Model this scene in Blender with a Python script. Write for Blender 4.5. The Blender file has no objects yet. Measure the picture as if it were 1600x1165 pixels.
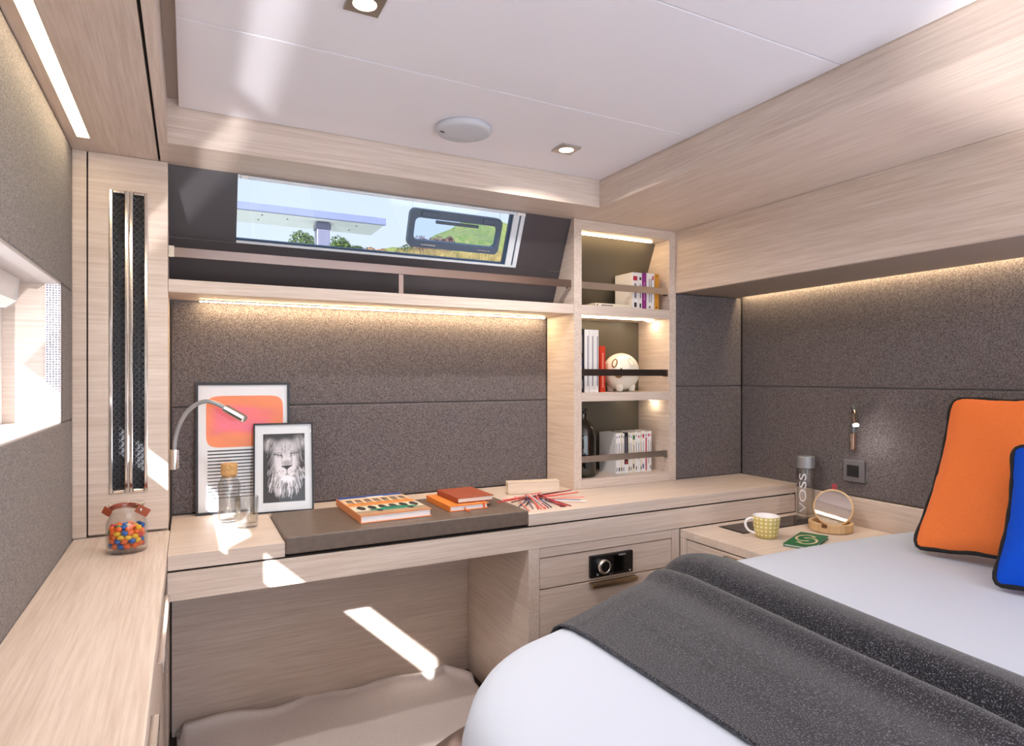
import bpy, bmesh, math, random
import numpy as np
from mathutils import Matrix, Vector, Euler

S = bpy.context.scene
COL = S.collection
rnd = random.Random(7)

# ------------------------------------------------------------------ camera
YAW = 0.477155
cd = bpy.data.cameras.new('camera')
cd.sensor_width = 36.0
cd.lens = 978.68 / 1600 * 36
cd.shift_y = 5.25 / 1600
cd.clip_start = 0.02
cam = bpy.data.objects.new('camera', cd)
COL.objects.link(cam)
cam.location = (0, 0, 1.2)
cam.rotation_euler = (math.pi / 2, 0, -YAW)
S.camera = cam

# ------------------------------------------------------------------ world, sun, exposure
S.view_settings.view_transform = 'Standard'
S.view_settings.look = 'None'
S.view_settings.exposure = 0.42
S.view_settings.gamma = 1.0
S.view_settings.use_curve_mapping = False

w = bpy.data.worlds.new('world')
S.world = w
w.use_nodes = True
nt = w.node_tree
nt.nodes.clear()
tc = nt.nodes.new('ShaderNodeTexCoord')
sep = nt.nodes.new('ShaderNodeSeparateXYZ')
ramp = nt.nodes.new('ShaderNodeValToRGB')
ramp.color_ramp.elements[0].position = 0.0
ramp.color_ramp.elements[0].color = (0.80, 0.87, 0.95, 1)
ramp.color_ramp.elements[1].position = 0.8
ramp.color_ramp.elements[1].color = (0.33, 0.52, 0.86, 1)
e = ramp.color_ramp.elements.new(0.3)
e.color = (0.66, 0.78, 0.95, 1)
bg = nt.nodes.new('ShaderNodeBackground')
bg.inputs['Strength'].default_value = 3.2
out = nt.nodes.new('ShaderNodeOutputWorld')
nt.links.new(tc.outputs['Generated'], sep.inputs[0])
nt.links.new(sep.outputs['Z'], ramp.inputs[0])
nt.links.new(ramp.outputs[0], bg.inputs['Color'])
nt.links.new(bg.outputs[0], out.inputs['Surface'])


def sun(name, d, strength, angle, color):
    l = bpy.data.lights.new(name, 'SUN')
    l.energy = strength
    l.angle = math.radians(angle)
    l.color = color
    o = bpy.data.objects.new(name, l)
    COL.objects.link(o)
    o.location = Vector(d) * -6 + Vector((0, 1, 1.2))
    o.rotation_euler = Vector(d).to_track_quat('-Z', 'Y').to_euler()
    return o


sun('sun', (0.61, 1.0, -0.566), 28.0, 0.6, (1.0, 0.98, 0.96))
# the sun glinting off the water beside the hull, thrown up through the hull window
sun('sun_glint_off_water', (0.5, 0.85, 0.625), 3.4, 2.2, (1.0, 0.97, 0.95))

LAMP = 0.75      # multiplies every lamp of the cabin
WARM = (1.0, 0.74, 0.42)


# ------------------------------------------------------------------ helpers
def lin(c):
    if isinstance(c, str):
        c = [int(c[i:i + 2], 16) / 255 for i in (0, 2, 4)]
    return tuple((x / 12.92 if x <= 0.04045 else ((x + 0.055) / 1.055) ** 2.4) for x in c[:3]) + (1.0,)


MATS = {}


def new_mat(name):
    m = bpy.data.materials.new(name)
    m.use_nodes = True
    n = m.node_tree
    n.nodes.clear()
    o = n.nodes.new('ShaderNodeOutputMaterial')
    return m, n, o


def N(n, t, **kw):
    nd = n.nodes.new(t)
    for k, v in kw.items():
        if k in nd.inputs:
            nd.inputs[k].default_value = v
        else:
            setattr(nd, k, v)
    return nd


def plain(name, col, rough=0.5, metal=0.0, spec=0.5, noise=0.0, nscale=40.0, bump=0.0, coat=0.0, sheen=0.0):
    if name in MATS:
        return MATS[name]
    m, n, o = new_mat(name)
    p = N(n, 'ShaderNodeBsdfPrincipled')
    p.inputs['Base Color'].default_value = lin(col)
    p.inputs['Roughness'].default_value = rough
    p.inputs['Metallic'].default_value = metal
    p.inputs['Specular IOR Level'].default_value = spec
    p.inputs['Coat Weight'].default_value = coat
    p.inputs['Sheen Weight'].default_value = sheen
    if noise or bump:
        t = N(n, 'ShaderNodeTexCoord')
        z = N(n, 'ShaderNodeTexNoise')
        z.inputs['Scale'].default_value = nscale
        z.inputs['Detail'].default_value = 5
        n.links.new(t.outputs['Object'], z.inputs['Vector'])
        if noise:
            mr = N(n, 'ShaderNodeMapRange')
            mr.inputs['From Min'].default_value = 0.25
            mr.inputs['From Max'].default_value = 0.75
            mr.inputs['To Min'].default_value = 1 - noise
            mr.inputs['To Max'].default_value = 1 + noise
            n.links.new(z.outputs['Fac'], mr.inputs['Value'])
            mx = N(n, 'ShaderNodeVectorMath', operation='SCALE')
            mx.inputs[0].default_value = lin(col)[:3]
            n.links.new(mr.outputs[0], mx.inputs['Scale'])
            n.links.new(mx.outputs[0], p.inputs['Base Color'])
        if bump:
            b = N(n, 'ShaderNodeBump')
            b.inputs['Strength'].default_value = bump
            b.inputs['Distance'].default_value = 0.002
            n.links.new(z.outputs['Fac'], b.inputs['Height'])
            n.links.new(b.outputs[0], p.inputs['Normal'])
    n.links.new(p.outputs[0], o.inputs[0])
    MATS[name] = m
    return m


def wood(name, axis, light='dfcfc3', dark='c8b4a5', rough=0.42, fine=150.0):
    if name in MATS:
        return MATS[name]
    m, n, o = new_mat(name)
    p = N(n, 'ShaderNodeBsdfPrincipled')
    p.inputs['Roughness'].default_value = rough
    p.inputs['Specular IOR Level'].default_value = 0.35
    t = N(n, 'ShaderNodeTexCoord')
    mp = N(n, 'ShaderNodeMapping')
    sc = [fine] * 3
    sc[axis] = 5.0
    mp.inputs['Scale'].default_value = sc
    n.links.new(t.outputs['Object'], mp.inputs['Vector'])
    z = N(n, 'ShaderNodeTexNoise')
    z.inputs['Scale'].default_value = 1.0
    z.inputs['Detail'].default_value = 4
    z.inputs['Roughness'].default_value = 0.65
    n.links.new(mp.outputs[0], z.inputs['Vector'])
    mp2 = N(n, 'ShaderNodeMapping')
    sc2 = [22.0] * 3
    sc2[axis] = 1.3
    mp2.inputs['Scale'].default_value = sc2
    n.links.new(t.outputs['Object'], mp2.inputs['Vector'])
    z2 = N(n, 'ShaderNodeTexNoise')
    z2.inputs['Scale'].default_value = 1.0
    z2.inputs['Detail'].default_value = 3
    n.links.new(mp2.outputs[0], z2.inputs['Vector'])
    ad = N(n, 'ShaderNodeMath', operation='MULTIPLY_ADD')
    ad.inputs[1].default_value = 0.25
    n.links.new(z2.outputs['Fac'], ad.inputs[0])
    ml = N(n, 'ShaderNodeMath', operation='MULTIPLY')
    ml.inputs[1].default_value = 0.75
    n.links.new(z.outputs['Fac'], ml.inputs[0])
    n.links.new(ml.outputs[0], ad.inputs[2])
    r = N(n, 'ShaderNodeValToRGB')
    r.color_ramp.elements[0].position = 0.33
    r.color_ramp.elements[0].color = lin(dark)
    r.color_ramp.elements[1].position = 0.62
    r.color_ramp.elements[1].color = lin(light)
    n.links.new(ad.outputs[0], r.inputs[0])
    n.links.new(r.outputs[0], p.inputs['Base Color'])
    b = N(n, 'ShaderNodeBump')
    b.inputs['Strength'].default_value = 0.12
    b.inputs['Distance'].default_value = 0.001
    n.links.new(z.outputs['Fac'], b.inputs['Height'])
    n.links.new(b.outputs[0], p.inputs['Normal'])
    n.links.new(p.outputs[0], o.inputs[0])
    MATS[name] = m
    return m


def fabric(name, light, dark, scale=420.0, bump=0.5, rough=0.9, stretch=(1, 1, 1), sheen=0.15):
    if name in MATS:
        return MATS[name]
    m, n, o = new_mat(name)
    p = N(n, 'ShaderNodeBsdfPrincipled')
    p.inputs['Roughness'].default_value = rough
    p.inputs['Specular IOR Level'].default_value = 0.15
    p.inputs['Sheen Weight'].default_value = sheen
    t = N(n, 'ShaderNodeTexCoord')
    mp = N(n, 'ShaderNodeMapping')
    mp.inputs['Scale'].default_value = stretch
    n.links.new(t.outputs['Object'], mp.inputs['Vector'])
    z = N(n, 'ShaderNodeTexNoise')
    z.inputs['Scale'].default_value = scale
    z.inputs['Detail'].default_value = 2
    n.links.new(mp.outputs[0], z.inputs['Vector'])
    r = N(n, 'ShaderNodeValToRGB')
    r.color_ramp.elements[0].position = 0.36
    r.color_ramp.elements[0].color = lin(dark)
    r.color_ramp.elements[1].position = 0.64
    r.color_ramp.elements[1].color = lin(light)
    n.links.new(z.outputs['Fac'], r.inputs[0])
    n.links.new(r.outputs[0], p.inputs['Base Color'])
    b = N(n, 'ShaderNodeBump')
    b.inputs['Strength'].default_value = bump
    b.inputs['Distance'].default_value = 0.0012
    n.links.new(z.outputs['Fac'], b.inputs['Height'])
    n.links.new(b.outputs[0], p.inputs['Normal'])
    n.links.new(p.outputs[0], o.inputs[0])
    MATS[name] = m
    return m


def glow(name, col, strength):
    if name in MATS:
        return MATS[name]
    m, n, o = new_mat(name)
    em = N(n, 'ShaderNodeEmission')
    em.inputs['Color'].default_value = tuple(col) + (1,)
    em.inputs['Strength'].default_value = strength
    n.links.new(em.outputs[0], o.inputs[0])
    MATS[name] = m
    return m


def thin_glass(name, tint=(1, 1, 1), edge=(0.75, 0.8, 0.8), gloss=0.06, blend=0.35, graze=0.8):
    if name in MATS:
        return MATS[name]
    m, n, o = new_mat(name)
    lw = N(n, 'ShaderNodeLayerWeight')
    lw.inputs['Blend'].default_value = blend
    mc = N(n, 'ShaderNodeMix', data_type='RGBA')
    mc.inputs['A'].default_value = tuple(tint) + (1,)
    mc.inputs[6].default_value = tuple(tint) + (1,)
    mc.inputs[7].default_value = tuple(edge) + (1,)
    n.links.new(lw.outputs['Facing'], mc.inputs[0])
    tr = N(n, 'ShaderNodeBsdfTransparent')
    n.links.new(mc.outputs[2], tr.inputs['Color'])
    gl = N(n, 'ShaderNodeBsdfGlossy')
    gl.inputs['Roughness'].default_value = 0.02
    lf = N(n, 'ShaderNodeLayerWeight')
    lf.inputs['Blend'].default_value = 0.5
    pw = N(n, 'ShaderNodeMath', operation='POWER')
    pw.inputs[1].default_value = 4.0
    n.links.new(lf.outputs['Facing'], pw.inputs[0])
    mu = N(n, 'ShaderNodeMath', operation='MULTIPLY_ADD')
    mu.inputs[1].default_value = graze
    mu.inputs[2].default_value = gloss
    mu.use_clamp = True
    n.links.new(pw.outputs[0], mu.inputs[0])
    mx = N(n, 'ShaderNodeMixShader')
    n.links.new(mu.outputs[0], mx.inputs[0])
    n.links.new(tr.outputs[0], mx.inputs[1])
    n.links.new(gl.outputs[0], mx.inputs[2])
    n.links.new(mx.outputs[0], o.inputs[0])
    MATS[name] = m
    return m


def print_mat(name, rough=0.5, coat=0.0):
    """flat print: colours stored on the printed sheet"""
    if name in MATS:
        return MATS[name]
    m, n, o = new_mat(name)
    p = N(n, 'ShaderNodeBsdfPrincipled')
    p.inputs['Roughness'].default_value = rough
    p.inputs['Coat Weight'].default_value = coat
    a = N(n, 'ShaderNodeAttribute')
    a.attribute_name = 'Col'
    n.links.new(a.outputs['Color'], p.inputs['Base Color'])
    n.links.new(p.outputs[0], o.inputs[0])
    MATS[name] = m
    return m


class MB:
    def __init__(s):
        s.v = []
        s.f = []
        s.uv = {}

    def add(s, vs, fs):
        k = len(s.v)
        s.v += [tuple(q) for q in vs]
        s.f += [tuple(i + k for i in q) for q in fs]
        return s

    def box(s, x0, x1, y0, y1, z0, z1):
        return s.add([(x0, y0, z0), (x1, y0, z0), (x1, y1, z0), (x0, y1, z0), (x0, y0, z1), (x1, y0, z1), (x1, y1, z1), (x0, y1, z1)],
                     [(0, 3, 2, 1), (4, 5, 6, 7), (0, 1, 5, 4), (1, 2, 6, 5), (2, 3, 7, 6), (3, 0, 4, 7)])

    def prism(s, pts, off):
        """closed polygon (3d points) extruded by vector off"""
        n = len(pts)
        o = Vector(off)
        vs = [tuple(p) for p in pts] + [tuple(Vector(p) + o) for p in pts]
        fs = [tuple(range(n))[::-1], tuple(range(n, 2 * n))]
        fs += [(i, (i + 1) % n, n + (i + 1) % n, n + i) for i in range(n)]
        return s.add(vs, fs)

    def lathe(s, prof, c=(0, 0, 0), n=32, sx=1.0, sy=1.0, cap=True):
        """profile of (r, z) turned about z"""
        vs = []
        for r, z in prof:
            for i in range(n):
                a = 2 * math.pi * i / n
                vs.append((c[0] + r * sx * math.cos(a), c[1] + r * sy * math.sin(a), c[2] + z))
        fs = []
        for k in range(len(prof) - 1):
            for i in range(n):
                j = (i + 1) % n
                fs.append((k * n + i, k * n + j, (k + 1) * n + j, (k + 1) * n + i))
        if cap:
            fs.append(tuple(range(n))[::-1])
            m = (len(prof) - 1) * n
            fs.append(tuple(range(m, m + n)))
        return s.add(vs, fs)

    def tube(s, path, r, n=10, cap=True, closed=False):
        P = [Vector(p) for p in path]
        L = len(P)
        rs = r if isinstance(r, (list, tuple)) else [r] * L
        ref = Vector((0, 0, 1))
        vs = []
        T0 = None
        U = None
        for i in range(L):
            a = P[(i - 1) % L] if (closed or i > 0) else P[i]
            b = P[(i + 1) % L] if (closed or i < L - 1) else P[i]
            T = (b - a).normalized()
            if U is None:
                h = ref if abs(T.dot(ref)) < 0.9 else Vector((1, 0, 0))
                U = T.cross(h).normalized()
            else:
                U = (U - T * U.dot(T)).normalized()
            V = T.cross(U)
            for k in range(n):
                an = 2 * math.pi * k / n
                vs.append(P[i] + (U * math.cos(an) + V * math.sin(an)) * rs[i])
        fs = []
        m = L if closed else L - 1
        for i in range(m):
            j = (i + 1) % L
            for k in range(n):
                l = (k + 1) % n
                fs.append((i * n + k, i * n + l, j * n + l, j * n + k))
        if cap and not closed:
            fs.append(tuple(range(n))[::-1])
            fs.append(tuple(range((L - 1) * n, L * n)))
        return s.add(vs, fs)

    def grid(s, fn, nu, nv, closed_u=False):
        vs = [fn(i / (nu if closed_u else nu - 1), j / (nv - 1)) for j in range(nv) for i in range(nu)]
        fs = []
        for j in range(nv - 1):
            for i in range(nu if closed_u else nu - 1):
                a = (i + 1) % nu
                fs.append((j * nu + i, j * nu + a, (j + 1) * nu + a, (j + 1) * nu + i))
        return s.add(vs, fs)

    def ellipsoid(s, c, r, n=16, m=10):
        prof = [(math.sin(math.pi * k / m), -math.cos(math.pi * k / m)) for k in range(1, m)]
        vs = [(c[0], c[1], c[2] - r[2])]
        for q, z in prof:
            for i in range(n):
                a = 2 * math.pi * i / n
                vs.append((c[0] + r[0] * q * math.cos(a), c[1] + r[1] * q * math.sin(a), c[2] + r[2] * z))
        vs.append((c[0], c[1], c[2] + r[2]))
        fs = [(0, 1 + (i + 1) % n, 1 + i) for i in range(n)]
        for k in range(m - 2):
            for i in range(n):
                j = (i + 1) % n
                fs.append((1 + k * n + i, 1 + k * n + j, 1 + (k + 1) * n + j, 1 + (k + 1) * n + i))
        t = len(vs) - 1
        b = 1 + (m - 2) * n
        fs += [(b + i, b + (i + 1) % n, t) for i in range(n)]
        return s.add(vs, fs)

    def xf(s, M):
        s.v = [tuple(M @ Vector(p)) for p in s.v]
        return s


W = {}          # world matrix of every thing and part


def thing(name, label, cat, loc=(0, 0, 0), rot=(0, 0, 0), group=None):
    o = bpy.data.objects.new(name, None)
    o.empty_display_size = 0.05
    COL.objects.link(o)
    o.location = loc
    o.rotation_euler = rot
    W[o] = Matrix.Translation(loc) @ Euler(rot).to_matrix().to_4x4()
    o['label'] = label
    o['category'] = cat
    if group:
        o['group'] = group
    return o


def tag(o, label, cat, group=None):
    o['label'] = label
    o['category'] = cat
    if group:
        o['group'] = group
    return o


def obj(name, mb, mat, parent=None, local=False, smooth=False, bevel=0.0, seg=2, solid=0.0, kind=None, label=None, origin=None, sub=0):
    """one mesh object; vertices are given in world space unless local"""
    v = mb.v
    loc = None
    if parent is not None:
        Mw = W[parent]
        if not local:
            Mi = Mw.inverted()
            v = [tuple(Mi @ Vector(p)) for p in v]
    else:
        if origin is None:
            xs, ys, zs = zip(*v)
            origin = ((min(xs) + max(xs)) / 2, (min(ys) + max(ys)) / 2, min(zs))
        loc = origin
        v = [(p[0] - loc[0], p[1] - loc[1], p[2] - loc[2]) for p in v]
    me = bpy.data.meshes.new(name)
    me.from_pydata(v, [], mb.f)
    me.update()
    if isinstance(mat, (list, tuple)):
        for q in mat:
            me.materials.append(q)
    else:
        me.materials.append(mat)
    if smooth:
        me.polygons.foreach_set('use_smooth', [True] * len(me.polygons))
    o = bpy.data.objects.new(name, me)
    COL.objects.link(o)
    if parent is not None:
        o.parent = parent
        W[o] = W[parent]
    else:
        o.location = loc
        W[o] = Matrix.Translation(loc)
    if solid:
        md = o.modifiers.new('thickness', 'SOLIDIFY')
        md.thickness = solid
        md.offset = 0
    if bevel:
        md = o.modifiers.new('bevel', 'BEVEL')
        md.width = bevel
        md.segments = seg
        md.limit_method = 'ANGLE'
        md.angle_limit = math.radians(50)
        md.harden_normals = False
    if sub:
        md = o.modifiers.new('subdivision', 'SUBSURF')
        md.levels = sub
        md.render_levels = sub
    if smooth == 'auto':
        pass
    if kind:
        o['kind'] = kind
    if label:
        o['label'] = label
    return o


def struct(name, mb, mat, label, cat, **kw):
    o = obj(name, mb, mat, kind='structure', **kw)
    o['label'] = label
    o['category'] = cat
    return o


def box(*a):
    return MB().box(*a)


def text_mesh(txt, size, extrude=0.0):
    """lettering as plain triangles, centred, in the xy plane"""
    c = bpy.data.curves.new('lettering', 'FONT')
    c.body = txt
    c.size = size
    c.extrude = extrude
    c.align_x = 'CENTER'
    c.align_y = 'CENTER'
    c.resolution_u = 4
    o = bpy.data.objects.new('lettering', c)
    COL.objects.link(o)
    dg = bpy.context.evaluated_depsgraph_get()
    me = bpy.data.meshes.new_from_object(o.evaluated_get(dg))
    mb = MB()
    mb.add([tuple(v.co) for v in me.vertices], [tuple(p.vertices) for p in me.polygons])
    bpy.data.objects.remove(o)
    bpy.data.curves.remove(c)
    bpy.data.meshes.remove(me)
    return mb


def paint_sheet(name, M, wid, hei, img, mat, parent):
    """a flat printed sheet: grid in local xz (x right, z up) with print colours per vertex; img[row from bottom][col] sRGB"""
    h, wd = img.shape[:2]
    mb = MB()
    mb.grid(lambda u, v: tuple(M @ Vector((u * wid, 0, v * hei))), wd, h)
    o = obj(name, mb, mat, parent)
    c = np.clip(img.reshape(-1, 3), 0, 1)
    c = np.where(c <= 0.04045, c / 12.92, ((c + 0.055) / 1.055) ** 2.4)
    a = o.data.color_attributes.new('Col', 'FLOAT_COLOR', 'POINT')
    a.data.foreach_set('color', np.concatenate([c, np.ones((len(c), 1))], 1).astype(np.float32).ravel())
    return o


# ------------------------------------------------------------------ materials
WX = wood('oak_grain_x', 0)
WY = wood('oak_grain_y', 1)
WZ = wood('oak_grain_z', 2)
FAB = fabric('wall_fabric', '807879', '4c4647', scale=430, stretch=(1, 1, 0.8))
FABL = fabric('hull_fabric', '8a807b', '575050', scale=360)
DARKGAP = plain('shadow_gap', '241d1b', 0.9)
WHITE = plain('white_lacquer', 'e9e6e3', 0.35)
CEIL = plain('ceiling_white', 'eae7ed', 0.5)
CHROME = plain('chrome', 'e8e4e0', 0.08, 1.0)
STEEL = plain('brushed_steel', 'c9c1b8', 0.22, 1.0)
DSTEEL = plain('dark_steel', '6a615c', 0.28, 1.0)
BLACK = plain('black_plastic', '0e0f12', 0.3)
BLACKM = plain('black_matt', '17171a', 0.55)
GREYP = plain('grey_gloss_panel', '484346', 0.28, spec=0.5)
OLIVE = plain('olive_laminate', '585145', 0.35)
TINT = thin_glass('dimming_glass', (0.52, 0.525, 0.535), (0.50, 0.505, 0.52), gloss=0.03)  # grey tint added to hold the bright sky down behind the panes
GLASS = thin_glass('window_glass', (0.88, 0.89, 0.905), (0.84, 0.86, 0.88))
SHEET = plain('white_cotton', 'c6cddb', 0.85, spec=0.2)
LEATHER = plain('brown_leather', '5b4a45', 0.45, noise=0.12, nscale=120, bump=0.2)
MATL = plain('desk_leather', '6a5b51', 0.42, noise=0.16, nscale=60, bump=0.15)
CARPET = fabric('carpet_weave', 'efe6e2', 'e2d6d1', scale=380, bump=0.25)

# ------------------------------------------------------------------ coordinates of the cabin
XL, XR, YB, YV, YF = -0.27, 2.18, 2.2, 2.0, 1.713
ZD, ZT, ZC, ZF = 0.77, 1.80, 1.895, 0.09
YR = -1.5       # rear wall behind the camera

# ------------------------------------------------------------------ floor, ceiling
struct('floor', box(-0.44, XR + 0.06, YR - 0.06, 2.26, ZF - 0.06, ZF), plain('floor_dark', '3a302c', 0.5, noise=0.1),
       'dark floor under the pale carpet', 'floor')

c = struct('ceiling', box(-0.5, XR + 0.08, YR - 0.08, 2.03, 1.915, 1.96), plain('ceiling_backing', 'b5a89f', 0.7),
           'white lacquered ceiling of flush panels', 'ceiling')
for y0, y1 in ((1.3755, 1.832), (0.908, 1.3725), (0.10, 0.905), (-0.75, 0.097), (YR + 0.01, -0.753)):
    obj('ceiling_panel', box(-0.022, 1.297, y0, y1, ZC, 1.9145), CEIL, c, bevel=0.0015)

# soffits around the ceiling recess
t1 = struct('trim_1', box(-0.068, -0.048, YR, 1.8345, ZT, 1.915), WY, 'pale oak soffit board along the hull with warm light slot', 'trim')
obj('soffit_board', box(-0.2205, -0.074, YR, YV + 0.02, ZT, ZT + 0.02), WY, t1)
obj('slot_edge', box(-0.272, -0.2475, YR, YV + 0.02, ZT, ZT + 0.02), WY, t1)
obj('shadow_gap', box(-0.076, -0.066, YR, YV + 0.02, ZT + 0.012, ZT + 0.03), DARKGAP, t1)
obj('slot_back', box(-0.26, -0.21, YR, YV + 0.02, ZT + 0.021, ZT + 0.03), DARKGAP, t1)
obj('light_strip', box(-0.2465, -0.2215, YR, 1.893, ZT + 0.0012, ZT + 0.0195), glow('led_warm_left', (1.0, 0.80, 0.52), 21 * LAMP), t1)

t2 = struct('trim_2', box(-0.0475, 1.2995, 1.835, 2.03, ZT, 1.915), WX, 'oak beam running above the slanted window', 'trim')
t3 = struct('trim_3', box(1.30, XR, YR, 2.22, ZT, 1.915), WY, 'wide oak soffit over the bed side of the ceiling', 'trim')
obj('slot_filler', box(-0.2475, -0.2205, 1.8935, YV + 0.02, ZT, ZT + 0.02), WY, t1)
obj('beam_end', box(-0.0680, -0.0476, 1.8347, 2.03, ZT, 1.915), WX, t2)
obj('beam_corner', box(-0.44, -0.0685, 1.8347, 2.05, ZT + 0.021, 1.915), WX, t2)

# ------------------------------------------------------------------ left hull wall with window openings
wl = struct('wall_left', box(-0.44, -0.286, YR, 2.25, ZF, 1.075), plain('hull_white', 'e4e0da', 0.6), 'padded grey fabric hull wall', 'wall')
obj('upper_shell', box(-0.44, -0.286, YR, 2.25, 1.435, 1.915), MATS['hull_white'], wl)
obj('end_shell', box(-0.44, -0.286, 1.856, 2.25, 1.075, 1.435), MATS['hull_white'], wl)
obj('rear_shell', box(-0.44, -0.286, -0.03, 0.12, 1.075, 1.435), MATS['hull_white'], wl)
obj('rear_shell', box(-0.44, -0.286, YR, -1.30, 1.075, 1.435), MATS['hull_white'], wl)
obj('upper_fabric_panel', box(-0.285, XL, YR, 1.985, 1.423, ZT - 0.001), FABL, wl, bevel=0.012, seg=3)
obj('lower_fabric_panel', box(-0.285, XL, YR, 1.985, ZD - 0.04, 1.088), FABL, wl, bevel=0.012, seg=3)
obj('end_fabric_panel', box(-0.285, XL, 1.846, 1.985, 1.0885, 1.4225), FABL, wl, bevel=0.004, seg=2)
obj('rear_fabric_panel', box(-0.285, XL, -0.03, 0.115, 1.0885, 1.4225), FABL, wl, bevel=0.004, seg=2)
obj('rear_fabric_panel', box(-0.285, XL, YR, -1.30, 1.0885, 1.4225), FABL, wl, bevel=0.004, seg=2)

w2 = struct('window_2', box(-0.4395, -0.287, 1.8405, 1.8555, 1.0755, 1.4345), WX, 'hull window recess with oak jamb', 'window')
SILL = plain('sill_greige', 'b2a8a4', 0.5)
obj('sill', box(-0.4395, -0.272, 0.121, 1.84, 1.0755, 1.0895), SILL, w2, bevel=0.003)
obj('head', box(-0.4395, -0.272, 0.121, 1.84, 1.4205, 1.4345), SILL, w2, bevel=0.003)
obj('rear_jamb', box(-0.4395, -0.287, 0.1205, 0.135, 1.0755, 1.4345), WX, w2)
obj('outer_frame', box(-0.4395, -0.41, 0.136, 1.84, 1.315, 1.42), WHITE, w2)
obj('outer_frame', box(-0.4395, -0.42, 0.136, 1.84, 1.09, 1.112), WHITE, w2)
obj('mullion', box(-0.4395, -0.41, 0.755, 0.855, 1.112, 1.315), WHITE, w2)
obj('stile', box(-0.4395, -0.385, 1.80, 1.84, 1.09, 1.42), WHITE, w2)
obj('pane', box(-0.432, -0.429, 0.8555, 1.7995, 1.1125, 1.3145), GLASS, w2)
obj('pane', box(-0.432, -0.429, 0.1365, 0.7545, 1.1125, 1.3145), GLASS, w2)

w3 = struct('added_window_3', box(-0.4395, -0.42, -1.30, -0.031, 1.09, 1.112), WHITE, 'unseen hull window added behind the viewpoint for daylight', 'window')  # not seen; added to bring more daylight in from the left
obj('outer_frame', box(-0.4395, -0.41, -1.30, -0.031, 1.315, 1.42), WHITE, w3)
obj('pane', box(-0.432, -0.429, -1.30, -0.031, 1.1125, 1.3145), GLASS, w3)


def perforated():
    m, n, o = new_mat('perforated_trim')
    p = N(n, 'ShaderNodeBsdfPrincipled')
    p.inputs['Roughness'].default_value = 0.5
    t = N(n, 'ShaderNodeTexCoord')
    vo = N(n, 'ShaderNodeTexVoronoi')
    vo.inputs['Scale'].default_value = 170
    vo.inputs['Randomness'].default_value = 0.15
    n.links.new(t.outputs['Object'], vo.inputs['Vector'])
    r = N(n, 'ShaderNodeValToRGB')
    r.color_ramp.elements[0].position = 0.34
    r.color_ramp.elements[0].color = lin('7f7a88')
    r.color_ramp.elements[1].position = 0.42
    r.color_ramp.elements[1].color = lin('e6e0e2')
    n.links.new(vo.outputs['Distance'], r.inputs[0])
    n.links.new(r.outputs[0], p.inputs['Base Color'])
    n.links.new(p.outputs[0], o.inputs[0])
    return m


obj('perforated_strip', box(-0.302, -0.272, 1.832, 1.8402, 1.09, 1.4203), perforated(), w2)
bl = thing('roller_blind', 'white roller blind cassette inside the hull window recess', 'blind', (-0.37, 1.0, 1.36))
obj('cassette', MB().prism([(-0.405, 0.14, 1.42), (-0.405, 0.14, 1.375), (-0.395, 0.14, 1.36), (-0.365, 0.14, 1.355), (-0.345, 0.14, 1.37), (-0.34, 0.14, 1.42)], (0, 1.62, 0)), WHITE, bl)
obj('end_cap', MB().prism([(-0.407, 1.76, 1.42), (-0.407, 1.76, 1.373), (-0.396, 1.76, 1.358), (-0.364, 1.76, 1.353), (-0.343, 1.76, 1.369), (-0.338, 1.76, 1.42)], (0, 0.008, 0)), plain('pale_grey_plastic', 'cfcbc8', 0.4), bl)

# ------------------------------------------------------------------ vent panel in the left corner
wb = struct('wall_back', box(-0.05, 1.2985, 2.221, 2.26, ZF, 1.50), plain('wall_core', '8a7f78', 0.8), 'grey fabric end wall behind the desk', 'wall')
obj('corner_core', box(-0.44, -0.0505, 2.03, 2.26, ZF, 1.915), WY, wb)
obj('niche_core', box(1.2990, XR + 0.06, 2.2215, 2.26, ZF, 1.915), MATS['wall_core'], wb)
obj('fabric_panel', box(-0.046, 1.2975, YB, 2.2205, ZD + 0.001, 1.1035), FAB, wb, bevel=0.006)
obj('fabric_panel', box(-0.046, 1.2975, YB, 2.2205, 1.1045, 1.4365), FAB, wb, bevel=0.006)
obj('fabric_panel', box(1.8015, XR - 0.001, YV, 2.02, ZD + 0.001, 1.1575), FAB, wb, bevel=0.006)
obj('fabric_panel', box(1.8015, XR - 0.001, YV, 2.02, 1.1585, 1.5445), FAB, wb, bevel=0.006)

vp = thing('vent_panel', 'oak corner panel holding two tall black mesh air grilles', 'vent panel', (-0.15, 2.01, ZD))
obj('edge_strip', box(-0.272, -0.2405, YV, 2.029, ZD + 0.001, ZT - 0.001), WX, vp)
obj('gap_strip', box(-0.2405, -0.2365, YV + 0.008, 2.029, ZD + 0.001, ZT - 0.001), DARKGAP, vp)
G = ((-0.187, -0.148), (-0.140, -0.102))
gz0, gz1 = 0.886, 1.702
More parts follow.
